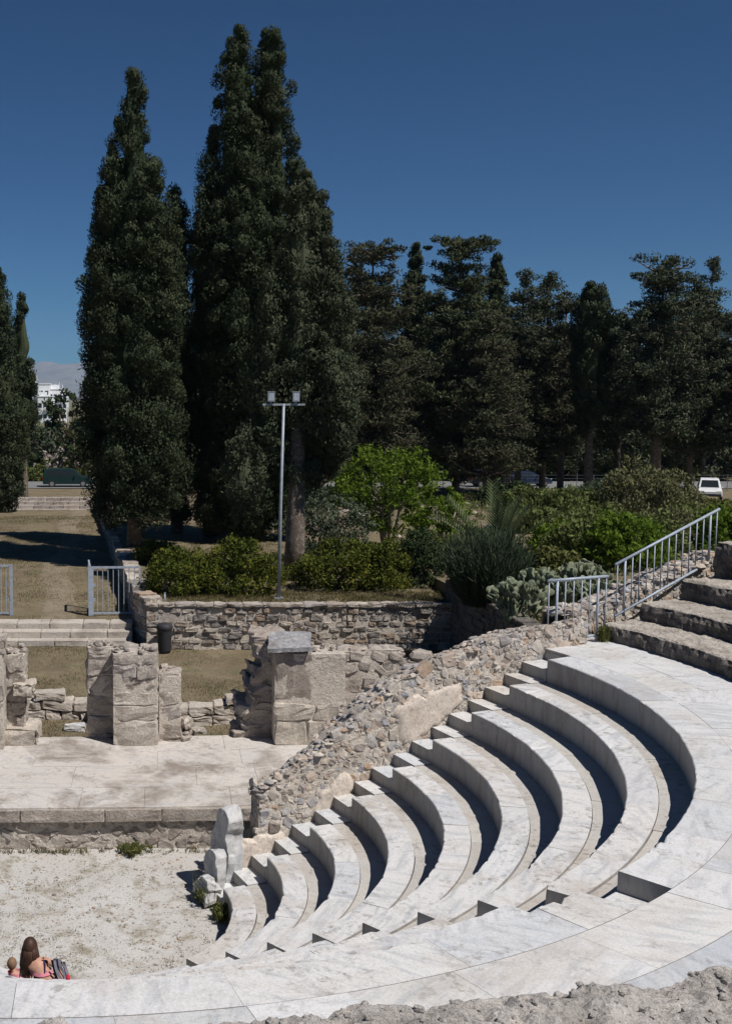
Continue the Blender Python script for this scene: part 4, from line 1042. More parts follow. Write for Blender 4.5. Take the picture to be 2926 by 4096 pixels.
for k, (x, yt, Yt, m) in enumerate([(840, 640, 104, 'pine'), (945, 650, 106, 'cypgrey'), (1040, 640, 105, 'pine'), (1120, 690, 103, 'pinebrown'), (1185, 680, 106, 'pine'), (1275, 740, 104, 'cypgrey'), (1340, 730, 106, 'pine'), (1410, 720, 104, 'cypgrey'), (1500, 690, 105, 'pine'), (1600, 710, 104, 'cypgrey')]):
    conifer(XD(x, Yt+12), Yt+12., -.2, ZD(yt, Yt+12), 4.6, ['dark conifer filling the gap behind the broad brownish pine', 'grey green conifer behind the slim cypress tip', 'dark conifer behind the flat topped pine', 'brown conifer low between the second slim cypress and the ragged pine', 'dark conifer behind the ragged pointed pine', 'grey green conifer left behind the round topped cypress', 'dark conifer right behind the round topped cypress', 'grey green conifer filling the gap left of the big right hand pine', 'dark conifer behind the big right hand pine', 'grey green conifer behind the knobbly tipped pine'][k], m, 500+k, zb=1.5, tiers=13, per=30, leaf=.5, top=.6, group='second row of conifers beyond the road', flat=.6)
# wood beyond the road: dark undergrowth that reads as one mass
mb = MB(); rg = np.random.default_rng(90); C = []; R = []
for k in range(1100):
    x = rg.uniform(-34, 92); y = rg.uniform(114, 150)
    if -19 < x < -8 and True: hmax = 4.5
    else: hmax = 15
    z = rg.uniform(0, hmax)*rg.uniform(.4, 1); s = rg.uniform(1.0, 2.2); C.append((x, y, z)); R.append((s*1.2, s*1.2, s))
leaf_quads(mb, C, R, 46, .75, 1.8, .3, rg, shell=.3); mb.build('far_wood', M['dark'], None, kind='stuff')
for k, (x, y_, h, r, m) in enumerate([(1150, 118, 5, 3, 'shrub'), (1210, 120, 5.5, 3, 'shrub'), (1400, 116, 5, 3., 'shrub'), (1440, 118, 5.5, 3., 'shrub'), (1510, 116, 4.5, 2.6, 'shrub'), (1050, 118, 4, 2.5, 'shrub'), (1340, 118, 4, 2.4, 'shrub')]):
    blob_shrub(XD(x, y_), y_, -.2, r, r*.8, h, m, ['sunlit green bush in the shade under the brown pine', 'sunlit green bush left of the round topped cypress trunk', 'sunlit green bush right of the round topped cypress trunk', 'sunlit green bush at the foot of the big right hand pine', 'green bush between the two right hand pines', 'green bush under the flat topped pine', 'low green bush just beside the round topped cypress trunk'][k], 'roadside_bush', 'bush', 300+k, .34, 50, 50, 'bushes beyond the road', clump=.28)

# trees in the gap left of the tall cypress
broad_tree(XD(150, 120), 120., -.2, 9.5, 3.0, 'dark', 'dark leafy tree in the gap left of the tall cypress, touching it', 101, .4, 60, 50, zc=.55, vr=.48, trunkmat='bark', name='roadside_tree', trunk=.18)
broad_tree(XD(100, 118), 118., -.2, 6.5, 3.2, 'olive', 'lower green tree in front of the white building', 102, .4, 60, 45, zc=.5, vr=.5, trunkmat='bark', name='roadside_tree', trunk=.15)
broad_tree(XD(165, 116), 116., -.2, 5.6, 2.4, 'drybrush', 'brownish green tree behind the parked van', 103, .35, 45, 45, zc=.5, vr=.5, trunkmat='bark', name='roadside_tree', trunk=.15)
blob_shrub(XD(126, 114.5), 114.5, -.2, 2.2, 1., 3.3, 'blossom', 'pale pink blossoming shrub behind the parked van', 'blossoming_shrub', 'shrub', 104, .22, 22, 30, clump=.3)
blob_shrub(XD(62, 113.5), 113.5, -.2, 2.6, 1., 1.9, 'shrub', 'low green roadside bush left of the parked van', 'roadside_bush', 'bush', 105, .25, 40, 50)
blob_shrub(XD(110, 115.5), 115.5, -.2, 3.4, 1., 2.2, 'shrub', 'low green roadside bush directly behind the parked van', 'roadside_bush', 'bush', 106, .25, 40, 50)

# palm, needle bush, prickly pears
px_, py_ = XD(1100, 35.5), 35.5
palm = thing('palm', (px_, py_, 1.95), 'young palm with long arching fronds rising above the needle bush', 'palm')
rg = np.random.default_rng(111)
mt = MB(); mt.tube([(px_, py_, 1.8), (px_, py_, 3.05)], [.20, .16], 10); mt.build('trunk', M['bark'], palm, smooth=True)
for k in range(22):
    a = rg.uniform(0, 2*pi); L = rg.uniform(2.1, 2.9); el = rg.uniform(.6, 1.4); mb = MB(); pts = []
    for i in range(12):
        t = i/11; h = cos(el)*L*t; zz = sin(el)*L*t - .55*t*t*(1.5-el)*1.1
        pts.append(np.array([px_+cos(a)*h, py_+sin(a)*h, 3.0+zz]))
    mb.tube(pts, np.linspace(.022, .006, 12), 5)
    for i in range(2, 12):
        for hf in (0, .5):
            t = min(1, (i+hf)/11); p = pts[min(i, 11)]*(1-hf)+pts[min(i+1, 11)]*hf; d = pts[min(i+1, 11)]-pts[i-1]; d /= np.linalg.norm(d)
            s = np.cross(d, [0, 0, 1.]); s /= np.linalg.norm(s)+1e-9; u = np.cross(s, d)
            for sg in (-1, 1):
                l = .46*(1-.5*t); e = p + (s*sg*.75 + d*.75 + u*.35)*l; w_ = d*.038
                mb.add([p-w_, p+w_, e+w_*.3, e-w_*.3], [[0, 1, 2, 3]])
    mb.build('frond', M['palm'], palm)
def needle_bush(x, y, z0, r, h, label, seed, n=5200, mat='rosemary'):
    rg = np.random.default_rng(seed); t_ = thing('needle_bush', (x, y, z0), label, 'bush')
    a = rg.uniform(0, 6.3, n); rr = np.sqrt(rg.random(n)); b = np.stack([x+np.cos(a)*rr*r*.75, y+np.sin(a)*rr*r*.75, np.full(n, z0)], 1)
    lean = np.stack([np.cos(a)*rr*.45, np.sin(a)*rr*.45, np.ones(n)], 1)+rg.normal(size=(n, 3))*.12; lean /= np.linalg.norm(lean, axis=1)[:, None]
    Hh = h*(1-.35*rr**2)*rg.uniform(.75, 1.05, n)
    MBs = MB()
    for lo in np.linspace(.0, .9, 10):
        p = b + lean*(Hh*(lo+rg.random(n)*.1))[:, None]; ax = lean+rg.normal(size=(n, 3))*.28; ax /= np.linalg.norm(ax, axis=1)[:, None]
        sd = np.cross(ax, rg.normal(size=(n, 3))); sd /= np.linalg.norm(sd, axis=1)[:, None]
        l = rg.uniform(.12, .24, (n, 1)); V = np.stack([p-sd*.012, p+sd*.012, p+ax*l+sd*.004, p+ax*l-sd*.004], 1); MBs.add(V.reshape(-1, 3), np.arange(n*4).reshape(-1, 4))
    MBs.build('foliage', M[mat], t_)
    m2 = MB()
    for k in range(7):
        q = rg.uniform(0, 6.3); m2.tube([(x+cos(q)*.1, y+sin(q)*.1, z0-.1), (x+cos(q)*r*.4, y+sin(q)*r*.4, z0+h*.6)], [.03, .012], 5)
    m2.build('stem', M['bark'], t_)
needle_bush(XD(1085, 33.4), 33.4, 1.98, .82, 2.35, 'dense dark green feathery bush below the palm fronds', 112)
def pad_cactus(x, y, z0, r, h, label, seed, n=100, s0=.17):
    rg = np.random.default_rng(seed); t_ = thing('prickly_pear', (x, y, z0), label, 'cactus', 'prickly pears beside the rubble wall')
    th, ph = 10, 14
    g = np.array([[(cos(p)*sin(t), sin(p)*sin(t), cos(t)) for p in np.linspace(0, 2*pi, ph)] for t in np.linspace(.001, pi-.001, th)])
    placed = []
    mb = MB()
    base = [(np.array([x+cos(a)*r*.5*rg.random()**.5, y+sin(a)*r*.5*rg.random()**.5, z0]), np.array([cos(a)*.3, sin(a)*.3, 1.])) for a in rg.uniform(0, 6.3, 8)]
    nodes = []
    for p, d in base: nodes.append((p, d/np.linalg.norm(d), s0*1.2, 0))
    k = 0
    while nodes and k < n:
        p, d, s, lv = nodes.pop(0); k += 1
        L = s*rg.uniform(1.5, 1.9); nrm = np.cross(d, rg.normal(size=3)); nrm /= np.linalg.norm(nrm); sd = np.cross(nrm, d)
        c = p + d*L*.46
        V = g.reshape(-1, 3)*np.array([s*.78, .022, L*.5]); wide = 1+.22*V[:, 2:3]/(L*.5); V = V*np.array([1, 1, 1.]); V[:, 0:1] *= wide
        mb.add(V @ np.array([sd, nrm, d]) + c, (lambda q: np.stack([q, q+1, q+ph+1, q+ph], 1))((np.arange(th-1)[:, None]*ph+np.arange(ph-1)[None]).ravel()))
        tip = p + d*L*.93
        for q in range(rg.integers(1, 4)):
            nd = d + sd*rg.uniform(-1.1, 1.1) + rg.normal(size=3)*.35 + np.array([(c[0]-x)*.25, (c[1]-y)*.25, .75]); nd /= np.linalg.norm(nd)
            q0 = c + (nd-d*0)*L*.0 + d*L*.36 + sd*rg.uniform(-.5, .5)*s
            if tip[2] < z0+h and abs(tip[0]-x) < r and abs(tip[1]-y) < r: nodes.append((q0, nd, s*rg.uniform(.86, 1.02), lv+1))
    mb.build('pads', M['cactus'], t_, smooth=True)
pad_cactus(XD(1165, 30.6), 30.6, 2.0, .9, 1.5, 'pale green prickly pear nearest the dark return wall', 121, 330, .135)
pad_cactus(XD(1215, 31.5), 31.5, 2.05, 1.1, 2.2, 'taller prickly pear in the middle of the clump', 122, 460, .14)
pad_cactus(XD(1290, 32.6), 32.6, 2.1, 1.1, 2.3, 'prickly pear rising behind the low railing', 123, 460, .14)
pad_cactus(XD(1350, 29.8), 29.8, 2.3, .8, 1.5, 'prickly pear between the two railings', 124, 300, .13)

# overgrown ground on the right
rg = np.random.default_rng(131)
RS = [ # display x, y of foot, depth, half width, height, material, label
 (1300, 1245, 43, 1.6, 2.1, 'shrub', 'bright green shrub above the prickly pears'), (1390, 1250, 42, 1.7, 2.2, 'bright', 'bright green shrub left of the sloping railing top'),
 (1460, 1225, 44, 1.5, 2.0, 'shrub', 'green shrub behind the middle of the sloping railing'), (1255, 1215, 47, 1.4, 1.5, 'bright', 'low bright shrub right of the palm fronds'),
 (1415, 1120, 62, 2.2, 3.2, 'drybrush', 'tall dry yellowish brush near the road on the right'), (1480, 1120, 64, 2.0, 2.6, 'drybrush', 'dry brush right of the tallest dry one'),
 (1180, 1130, 66, 1.8, 1.6, 'shrub', 'green shrub near the fence, left of the dry brush'), (1265, 1130, 64, 2.0, 1.7, 'shrub', 'wide low shrub near the fence'),
 (1620, 1200, 46, 1.5, 2.2, 'bright', 'bright green shrub cut by the right edge above the wall'), (1530, 1165, 58, 1.6, 1.2, 'shrub', 'green shrub below the white car'),
 (1500, 1180, 52, 1.7, 1.5, 'drybrush', 'low dry shrub left of the railing top'), (1340, 1170, 55, 2.0, 1.6, 'shrub', 'green shrub in the middle of the overgrown plot'),
 (1200, 1170, 56, 1.4, 1.2, 'shrub', 'small shrub behind the palm'), (1420, 1190, 50, 1.5, 1.3, 'shrub', 'small green shrub in the middle of the plot, nearer the railing'),
 (1130, 1100, 74, 2.0, 1.7, 'dark', 'dark bush in front of the parked cars'), (1350, 1110, 72, 2.4, 1.8, 'olive', 'grey green bush near the fence posts'),
 (1230, 1250, 39, 1.0, 1.2, 'weed', 'low weedy shrub between the palm and the prickly pears'), (990, 1230, 43, 1.0, 1.3, 'shrub', 'weedy shrub between the clipped row and the palm'),
 (1590, 1130, 68, 1.5, .7, 'weed', 'low weedy bush in front of the white car')]
for k, (x, y_, Y, r, h, m, lab) in enumerate(RS):
    X_ = XD(x, Y); blob_shrub(X_, Y, float(hgt(np.array(X_), np.array(Y)))-.05, r, r*.8, h, m, lab, 'wild_shrub', 'shrub', 400+k, .12+.0012*Y, 60, 62, 'wild shrubs on the overgrown plot', clump=.27, up=.5)
mb = MB(); C = []; R = []
for k in range(1500):
    x = rg.uniform(9.8, 42); y = rg.uniform(27, 100)
    if x < 10.2 or float(fbm(np.array([[x, y, 0]]), .22, 7)[0]) < -.09: continue
    if x > .1+y*.47: continue
    s = rg.uniform(.12, .42); C.append((x, y, float(hgt(np.array(x), np.array(y)))+s*.4)); R.append((s*1.2, s*1.2, s))
leaf_quads(mb, C, R, 42, .15, 2.2, .9, rg, shell=.2); mb.build('ground_cover', M['shrub'], None, kind='stuff')
mb = MB(); sel = rg.choice(len(C), 260, replace=False); C2 = np.array(C)[sel]+rg.normal(size=(260, 3))*[.6, .6, .02]; leaf_quads(mb, C2, np.array(R)[sel], 40, .15, 2.6, .9, rg, shell=.2); mb.build('dry_weeds', M['drybrush'], None, kind='stuff')
# loose ruin stones between the plants
mb = MB(); C = []; H = []; R = []
for k in range(170):
    x = rg.uniform(10, 30); y = rg.uniform(34, 84); s = rg.uniform(.10, .32); C.append((x, y, float(hgt(np.array(x), np.array(y)))+s*.3)); H.append((s, s*rg.uniform(.5, 1), s*.55)); t = rg.uniform(0, 6.3); R.append([[cos(t), sin(t), 0], [-sin(t), cos(t), 0], [0, 0, 1]])
blocks(mb, C, H, R, .4, .14, rg); mb.build('scattered_stones', M['ashlar'], None, kind='stuff')

ws = thing('white_stone', (-2.2, 27.2, .0), 'small white marble piece lying in the grass left of the middle pier', 'stone'); mb = MB(); blocks(mb, [(-2.2, 27.2, .07)], [(.24, .12, .08)], None, .3, .2, NR, True, .1); mb.build('marble_piece', M['whitefrag'], ws)
# grass, weeds, gravel
def blades(mb, P, h, n, rg, w=.012, spread=.06):
    P = np.repeat(np.asarray(P, float), n, 0); k = len(P); P = P + np.c_[rg.normal(size=(k, 2))*spread, np.zeros(k)]
    ax = np.c_[rg.normal(size=(k, 2))*.45, np.ones(k)]; ax /= np.linalg.norm(ax, axis=1)[:, None]
    a = rg.uniform(0, 6.3, k); sd = np.c_[np.cos(a), np.sin(a), np.zeros(k)]*w; l = h*rg.uniform(.5, 1.3, (k, 1))
    V = np.stack([P-sd, P+sd, P+ax*l+sd*.2, P+ax*l-sd*.2], 1); mb.add(V.reshape(-1, 3), np.arange(k*4).reshape(-1, 4))
mb = MB(); P = []
while len(P) < 4200:
    x, y = rg.uniform(-7, 10), rg.uniform(24.6, 37)
    if y > 36.4 and x > -.9: continue
    if y > 36.6: continue
    f = float(fbm(np.array([[x, y, 0]]), .55, 3)[0])
    if f+rg.uniform(-.15, .15) > -.02: P.append((x, y, float(fbm(np.array([[x, y, 0]]), .5, 2)[0])*.14))
blades(mb, P, .05, 10, rg, .009, .22); mb.build('yard_grass', M['grass'], None, kind='stuff')
mb = MB(); P = []
while len(P) < 3000:
    x, y = rg.uniform(-13, -1.1), rg.uniform(38, 74)
    f = float(fbm(np.array([[x, y, 0]]), .4, 13)[0])
    if f+rg.uniform(-.15, .15) > 0 and abs(x+3.8-.0*y) > .6*rg.random(): P.append((x, y, float(hgt(np.array(x), np.array(y)))+float(fbm(np.array([[x, y, 0]]), .5, 2)[0])*.14))
blades(mb, P, .06, 10, rg, .014, .35)
P = [(rg.uniform(-.6, 9.5), rg.uniform(36.6, 38.6), 1.47) for k in range(900)] + [(rg.uniform(-.6, 12), rg.uniform(38.6, 52), 1.47) for k in range(900)]
blades(mb, P, .10, 9, rg, .015, .1); mb.build('terrace_grass', M['grass'], None, kind='stuff')
mb = MB(); P = []; PB = []
while len(P) < 1500:
    x, y = rg.uniform(-5, 1.4), rg.uniform(11.5, 19.7); f = float(fbm(np.array([[x*.6, y, 0]]), .5, 23)[0])
    if hypot(x-CX, y-CY) < 9 and f+rg.uniform(-.1, .1) > .03 - .06*(x < -2.2): P.append((x, y, 0.))
blades(mb, P, .022, 9, rg, .006, .04)
P = [(rg.uniform(-5, 1.0), 19.62+rg.normal()*.03, 0) for k in range(70)]; blades(mb, P, .09, 12, rg, .008, .05)
mb.build('orchestra_grass', M['grass'], None, kind='stuff')
mb = MB(); n = 1500; C = np.c_[rg.uniform(-5.5, 1.4, n), rg.uniform(11.5, 19.7, n), np.zeros(n)+.004]; s = .010+.028*rg.random((n, 1))**3; blocks(mb, C, s*np.array([[1, .8, .55]]), None, .4, .15, rg); mb.build('gravel', M['rubble'], None, kind='stuff')
def weed(x, y, z, r, h, label, seed, name='weed_clump'):
    rg = np.random.default_rng(seed); t_ = thing(name, (x, y, z), label, 'weed'); mb = MB()
    C = [(x+rg.normal()*r*.45, y+rg.normal()*r*.45, z+rg.uniform(.1, .8)*h) for k in range(16)]
    leaf_quads(mb, C, [(r*.35, r*.35, h*.25)]*16, 46, .05, 2.4, .8, rg, shell=.1); blades(mb, [(x, y, z)]*8, h*1.1, 10, rg, .006, r*.4); mb.build('foliage', M['weed'], t_)
weed(.72, 17.55, 0, .22, .45, 'green weeds growing at the corner of the lowest seat row', 141)
weed(.90, 16.95, 0, .16, .30, 'smaller weed clump against the lowest riser, nearer the camera', 142)
weed(-.55, 19.55, 0, .22, .22, 'flat green weed patch at the foot of the stage front', 143)
weed(*LW(8.9, .95, 3.65), .14, .30, 'grass tuft at the foot of the low railing', 144)
weed(*PC(10.15, AEND-.02, 3.65), .12, .30, 'dry weeds where the low railing meets the rough tiers', 145)

# ------------------------------------------------------------------ railings, lamp, gates, bin
def railing(name, pts, h, label, n_bal, posts, bottom=.10, seed=0):
    """pts two end points of the foot line (3D)"""
    a, b = np.array(pts[0], float), np.array(pts[1], float); t_ = thing(name, tuple(a), label, 'railing', 'railings on the theatre')
    up_ = np.array([0, 0, 1.]); d = b-a
    mb = MB(); mb.tube([a-d*.02+up_*h, b+d*.02+up_*h], .028, 10); mb.build('top_rail', M['steel'], t_, smooth=True)
    mb = MB(); mb.tube([a+up_*bottom-d*.01, b+up_*bottom+d*.01], .026, 8); mb.build('bottom_rail', M['steel'], t_, smooth=True)
    for k in range(n_bal):
        t = (k+.0)/(n_bal-1); p = a+d*t; thick_p = any(abs(k-q) < .5 for q in posts)
        mb = MB()
        if thick_p: mb.tube([p-up_*.05, p+up_*(h-.02)], .024, 8); mb.build('post', M['steel'], t_, smooth=True)
        else: mb.tube([p+up_*bottom, p+up_*(h-.02)], .012, 6); mb.build('baluster', M['steel'], t_, smooth=True)
railing('railing', [(7.02, 20.35, 3.70), (8.22, 20.75, 3.72)], 1.14, 'low level grey steel railing above the rubble wall', 8, [1, 6], .04)
railing('railing', [(8.62, 21.25, 3.98), (11.30, 22.95, 4.83)], 1.05, 'sloping grey steel railing beside the rough stone tiers', 15, [1, 13], .04)
L = (XD(622, 37.4), 37.4)
lp = thing('lamp_post', (L[0], L[1], TZ), 'slim grey floodlight mast with two lamps on a crossbar, between the clipped bushes', 'lamp post')
mb = MB(); mb.tube([(L[0], L[1], TZ-.02), (L[0]+.03, L[1], 4.6), (L[0]+.10, L[1], 7.98)], [.065, .052, .042], 12); mb.build('pole', M['lampsteel'], lp, smooth=True)
mb = MB(); mb.box((L[0], L[1], TZ+.02), (.16, .16, .02)); mb.build('base_plate', M['lampsteel'], lp)
mb = MB(); mb.box((L[0]+.10, L[1], 7.95), (.70, .03, .03)); mb.build('crossbar', M['lampsteel'], lp)
for dx in (-.32, .50):
    mb = MB(); mb.box((L[0]+dx, L[1], 8.20), (.11, .09, .15)); mb.box((L[0]+dx, L[1]+.02, 8.365), (.125, .12, .012)); o = mb.build('floodlight', M['lampsteel'], lp)
    mb = MB(); mb.box((L[0]+dx, L[1]-.093, 8.20), (.085, .004, .12)); mb.build('lens', M['lensgrey'], o)
    mb = MB(); mb.box((L[0]+dx, L[1], 8.01), (.03, .02, .035)); mb.build('bracket', M['lampsteel'], o)
mk = thing('marker_post', (XD(366, 36.6), 36.6, 1.47), 'short grey post on the retaining wall top near the gate', 'post'); mb = MB(); mb.tube([(XD(366, 36.6), 36.6, 1.4), (XD(366, 36.6), 36.6, 1.78)], .028, 8); mb.tube([(XD(366, 36.6), 36.6, 1.78), (XD(366, 36.6), 36.6, 1.80)], .036, 8); mb.build('post', M['lampsteel'], mk, smooth=True)

def gate(x0, y0, dirv, w_, h, z0, label, n=8, name='gate_leaf'):
    d = np.array([dirv[0], dirv[1], 0.]); d /= np.linalg.norm(d); a = np.array([x0, y0, z0]); u = np.array([0, 0, 1.])
    t_ = thing(name, (x0, y0, z0), label, 'gate', 'grey steel gate leaves'); R3 = np.array([d, [-d[1], d[0], 0], u])
    mb = MB()
    for (p, hs) in ((a+u*(h-.03)+d*w_/2, (w_/2, .03, .035)), (a+u*.08+d*w_/2, (w_/2, .03, .03)), (a+u*h/2, (.05, .045, h/2)), (a+u*h/2+d*w_, (.032, .032, h/2-.02))): mb.box(p, hs, R3)
    mb.build('frame', M['steel'], t_)
    for k in range(1, n): mb = MB(); p = a+d*w_*k/n; mb.tube([p+u*.1, p+u*(h-.06)], .015, 5); mb.build('bar', M['steel'], t_)
    for zz in (.32, .62): mb = MB(); mb.box(a+u*h*zz+d*.07, (.05, .022, .05), R3); mb.build('hinge_box', M['steel'], t_)
    return t_
gate(-2.50, 38.9, (1, .05), 1.66, 1.72, .6, 'open grey gate leaf standing across the grass beside the passage wall', 9)
g2 = gate(-2.58, 38.85, (-.08, .9), 1.3, 1.78, .6, 'inner gate leaf swung back edge on, left of the open leaf', 8)
gate(-5.32, 38.9, (-1, .03), 1.6, 1.78, .6, 'grey gate leaf cut by the left edge', 9)
bn = thing('litter_bin', (.02, 35.7, 0), 'dark round litter bin against the retaining wall, beside the passage corner', 'bin')
mb = MB(); n = 20
pr = [(.19, .02), (.215, .1), (.24, .7), (.255, .78), (.27, .80), (.27, .86), (.25, .90)]
V = [(.02+r*cos(2*pi*k/n), 35.7+r*sin(2*pi*k/n), z) for r, z in pr for k in range(n)]
mb.add(V, [[i*n+k, i*n+(k+1) % n, (i+1)*n+(k+1) % n, (i+1)*n+k] for i in range(len(pr)-1) for k in range(n)], P=[list(range(n))[::-1]]); mb.build('body', M['bin'], bn, smooth=True)
mb = MB(); pr = [(.255, .90), (.22, .95), (.10, .98), (.02, .985)]
V = [(.02+r*cos(2*pi*k/n), 35.7+r*sin(2*pi*k/n), z) for r, z in pr for k in range(n)]
mb.add(V, [[i*n+k, i*n+(k+1) % n, (i+1)*n+(k+1) % n, (i+1)*n+k] for i in range(len(pr)-1) for k in range(n)]); mb.build('lid', M['bin'], bn, smooth=True)

# steps at the far end of the path
fs = thing('path_end_steps', (-7.5, 82, 0), 'low pale stone steps at the far end of the grassy path', 'steps')
for k in range(4):
    mb = MB(); C = []; H = []; x = -12.5
    while x < -4.2: l = rnd.uniform(.9, 1.4); C.append((x+l/2, 80.2+k*.7, .25+.22*k-.3)); H.append((l/2-.01, .36, .35)); x += l
    blocks(mb, C, H, None, .05, .03); mb.build('step', M['ashlar'], fs)
t = thing('path_side_wall', (-13, 80, 0), 'low rubble wall at the far left of the path', 'wall'); mb = MB(); course_wall(mb, (-12.6, 84), (-12.2, 66), -.2, lambda s: 1.0+.1*sin(s*2), .5, [.25, .22], (.3, .7), .1, .3, 61); mb.build('wall_stones', M['darkstone'], t)

# ------------------------------------------------------------------ vehicles
def car(name, x, y, z, rz, paint, label, Lc=4.3, Wc=1.72, Hc=1.45, van=False, cat='car', group='cars parked along the road'):
    """nose points along local +x"""
    root = thing(name, (x, y, z), label, cat, group); root.rotation_euler = (0, 0, 0)
    c, s = cos(rz), sin(rz); RM = np.array([[c, s, 0], [-s, c, 0], [0, 0, 1.]])
    def put(mb, nm, mat, par, **k): mb.V = [v @ RM + np.array([x, y, z]) for v in mb.V]; return mb.build(nm, mat, par, **k)
    h = Lc/2; belt = .92 if not van else 1.0
    if van: low = [(-h, .45), (-h, belt), (-h*.2, belt+.02), (h*.42, belt+.02), (h*.86, belt-.12), (h, .72), (h, .35)]; top = [(-h*.98, belt), (-h*.93, Hc-.06), (-h*.6, Hc), (h*.12, Hc-.02), (h*.28, Hc-.12), (h*.55, belt+.02)]
    else: low = [(-h, .42), (-h*.98, belt-.06), (-h*.6, belt+.02), (h*.38, belt), (h*.85, belt-.16), (h, .66), (h, .35)]; top = [(-h*.88, belt), (-h*.62, Hc-.08), (-h*.35, Hc), (h*.05, Hc-.02), (h*.18, Hc-.10), (h*.44, belt)]
    def loft(prof, w0, w1, zb, mb, closed_z):
        V = []; m = len(prof)
        for k, wy in enumerate((-1, -.92, .92, 1)):
            for (px2, pz2) in prof:
                t = (pz2-zb)/(closed_z-zb); ww = (w0*(1-t)+w1*t)*.5; f = 1 if abs(wy) == 1 else .93
                V.append((px2*(1 if abs(wy) < 1 else .975), (1 if wy > 0 else -1)*ww*(1 if abs(wy) == 1 else .93), pz2 + (.0 if abs(wy) == 1 else .03)))
        mb.add(V, [[k*m+j, k*m+(j+1) % m, (k+1)*m+(j+1) % m, (k+1)*m+j] for k in range(3) for j in range(m)], P=[list(range(m))[::-1], [3*m+j for j in range(m)]])
    mb = MB(); loft([(-h*.98, .28)]+low+[(h*.98, .28)], Wc, Wc*.97, .3, mb, belt); mb.V[-1][:, 2] = np.maximum(mb.V[-1][:, 2], .25)
    body = put(mb, 'body', M[paint], root)
    mb = MB(); loft(top, Wc*.95, Wc*.76, belt, mb, Hc); put(mb, 'cabin', M[paint], root)
    # windows proud of the cabin by a few mm
    def qz(px2, pz2, sgn, pr=.012): t = (pz2-belt)/(Hc-belt); return (px2, sgn*((Wc*.95*(1-t)+Wc*.76*t)*.5+pr), pz2)
    zb, zt = belt+.06, Hc-.14
    spans = [(-h*.78, -h*.30), (-h*.27, h*.02), (h*.05, h*.30)] if van else [(-h*.60, -h*.28), (-h*.25, h*.10)]
    for sg in (-1, 1):
        for a, b in spans: mb = MB(); sl_ = .10 if b > 0 else 0; mb.add([qz(a, zb, sg), qz(b, zb, sg), qz(b-sl_, zt, sg), qz(a+.04, zt, sg)], [[0, 1, 2, 3]]); put(mb, 'window', M['glass'], root)
    f0, f1 = top[-1], top[-2]; mb = MB(); mb.add([(f0[0]-.01, -Wc*.38, f0[1]+.06), (f0[0]-.01, Wc*.38, f0[1]+.06), (f1[0]+.035, Wc*.33, f1[1]), (f1[0]+.035, -Wc*.33, f1[1])], [[0, 1, 2, 3]]); put(mb, 'windscreen', M['glass'], root)
    r0_, r1_ = top[0], top[1]; mb = MB(); mb.add([(r0_[0]-.02, -Wc*.38, r0_[1]+.08), (r0_[0]-.02, Wc*.38, r0_[1]+.08), (r1_[0]-.03, Wc*.33, r1_[1]-.02), (r1_[0]-.03, -Wc*.33, r1_[1]-.02)], [[3, 2, 1, 0]]); put(mb, 'rear_window', M['glass'], root)
    for wx in (-h*.62, h*.64):
        for sg in (-1, 1):
            mb = MB(); mb.tube([(wx, sg*(Wc/2-.17), .31), (wx, sg*(Wc/2+.015), .31)], .31, 20); wh = put(mb, 'wheel', M['tyre'], root)
            mb = MB(); mb.tube([(wx, sg*(Wc/2+.01), .31), (wx, sg*(Wc/2+.03), .31)], .20, 14); put(mb, 'rim', M['chrome'], wh)
    for sg in (-1, 1):
        mb = MB(); mb.box((h*.97, sg*Wc*.36, .68), (.05, .17, .07)); put(mb, 'headlight', M['whitewash'], root)
        mb = MB(); mb.box((-h*.98, sg*Wc*.42, .78), (.05, .10, .14)); put(mb, 'tail_light', M['lampred'], root)
        mb = MB(); mb.box((h*.30, sg*(Wc/2+.07), belt+.05), (.06, .08, .06)); put(mb, 'mirror', M[paint], root)
    mb = MB(); mb.box((h*1.0, 0, .42), (.05, Wc*.46, .10)); put(mb, 'bumper', M['bin'], root)
    return root
car('parked_van', XD(150, 106.), 106., -.1, .04, 'cargreen', 'dark green estate van parked on the road left of the tall cypress', 4.6, 1.75, 1.7, True, 'van')
car('parked_car', XD(1094, 106.), 106., -.1, .05, 'carblack', 'black high car parked under the brown pine', 4.3, 1.75, 1.6, True)
car('parked_car', XD(1172, 106.5), 106.5, -.1, .02, 'carblue', 'dark blue car parked just right of the black one', 4.1, 1.7, 1.4)
car('parked_car', XD(1577, 90.), 90., float(hgt(np.array(43.), np.array(90.)))+.12, -1.98, 'carwhite', 'white car facing the camera near the right edge, half hidden by weeds', 4.0, 1.74, 1.6)
rs = thing('road_sign', (XD(915, 100), 100., 0), 'small white sign showing above the yellow green tree', 'sign'); mb = MB(); mb.tube([(XD(915, 100), 100, -.2), (XD(915, 100), 100, 2.2)], .04, 8); mb.build('post', M['lampsteel'], rs)
mb = MB(); mb.box((XD(915, 100), 99.95, ZD(1016, 100)), (.55, .02, .22)); mb.build('sign_plate', M['signwhite'], rs)
# chain fence by the road on the right
ff = thing('roadside_fence', (30, 101, 0), 'thin grey wire fence along the road behind the overgrown plot', 'fence')
for k in range(26):
    x = 22+k*1.5; mb = MB(); mb.tube([(x, 101, -.2), (x, 101, 1.35)], .03, 6); mb.build('post', M['wire'], ff)
mb = MB()
for zz in (.3, .65, 1.0, 1.3): mb.tube([(22, 101, zz), (59.5, 101, zz)], .008, 4)
mb.build('wires', M['wire'], ff)

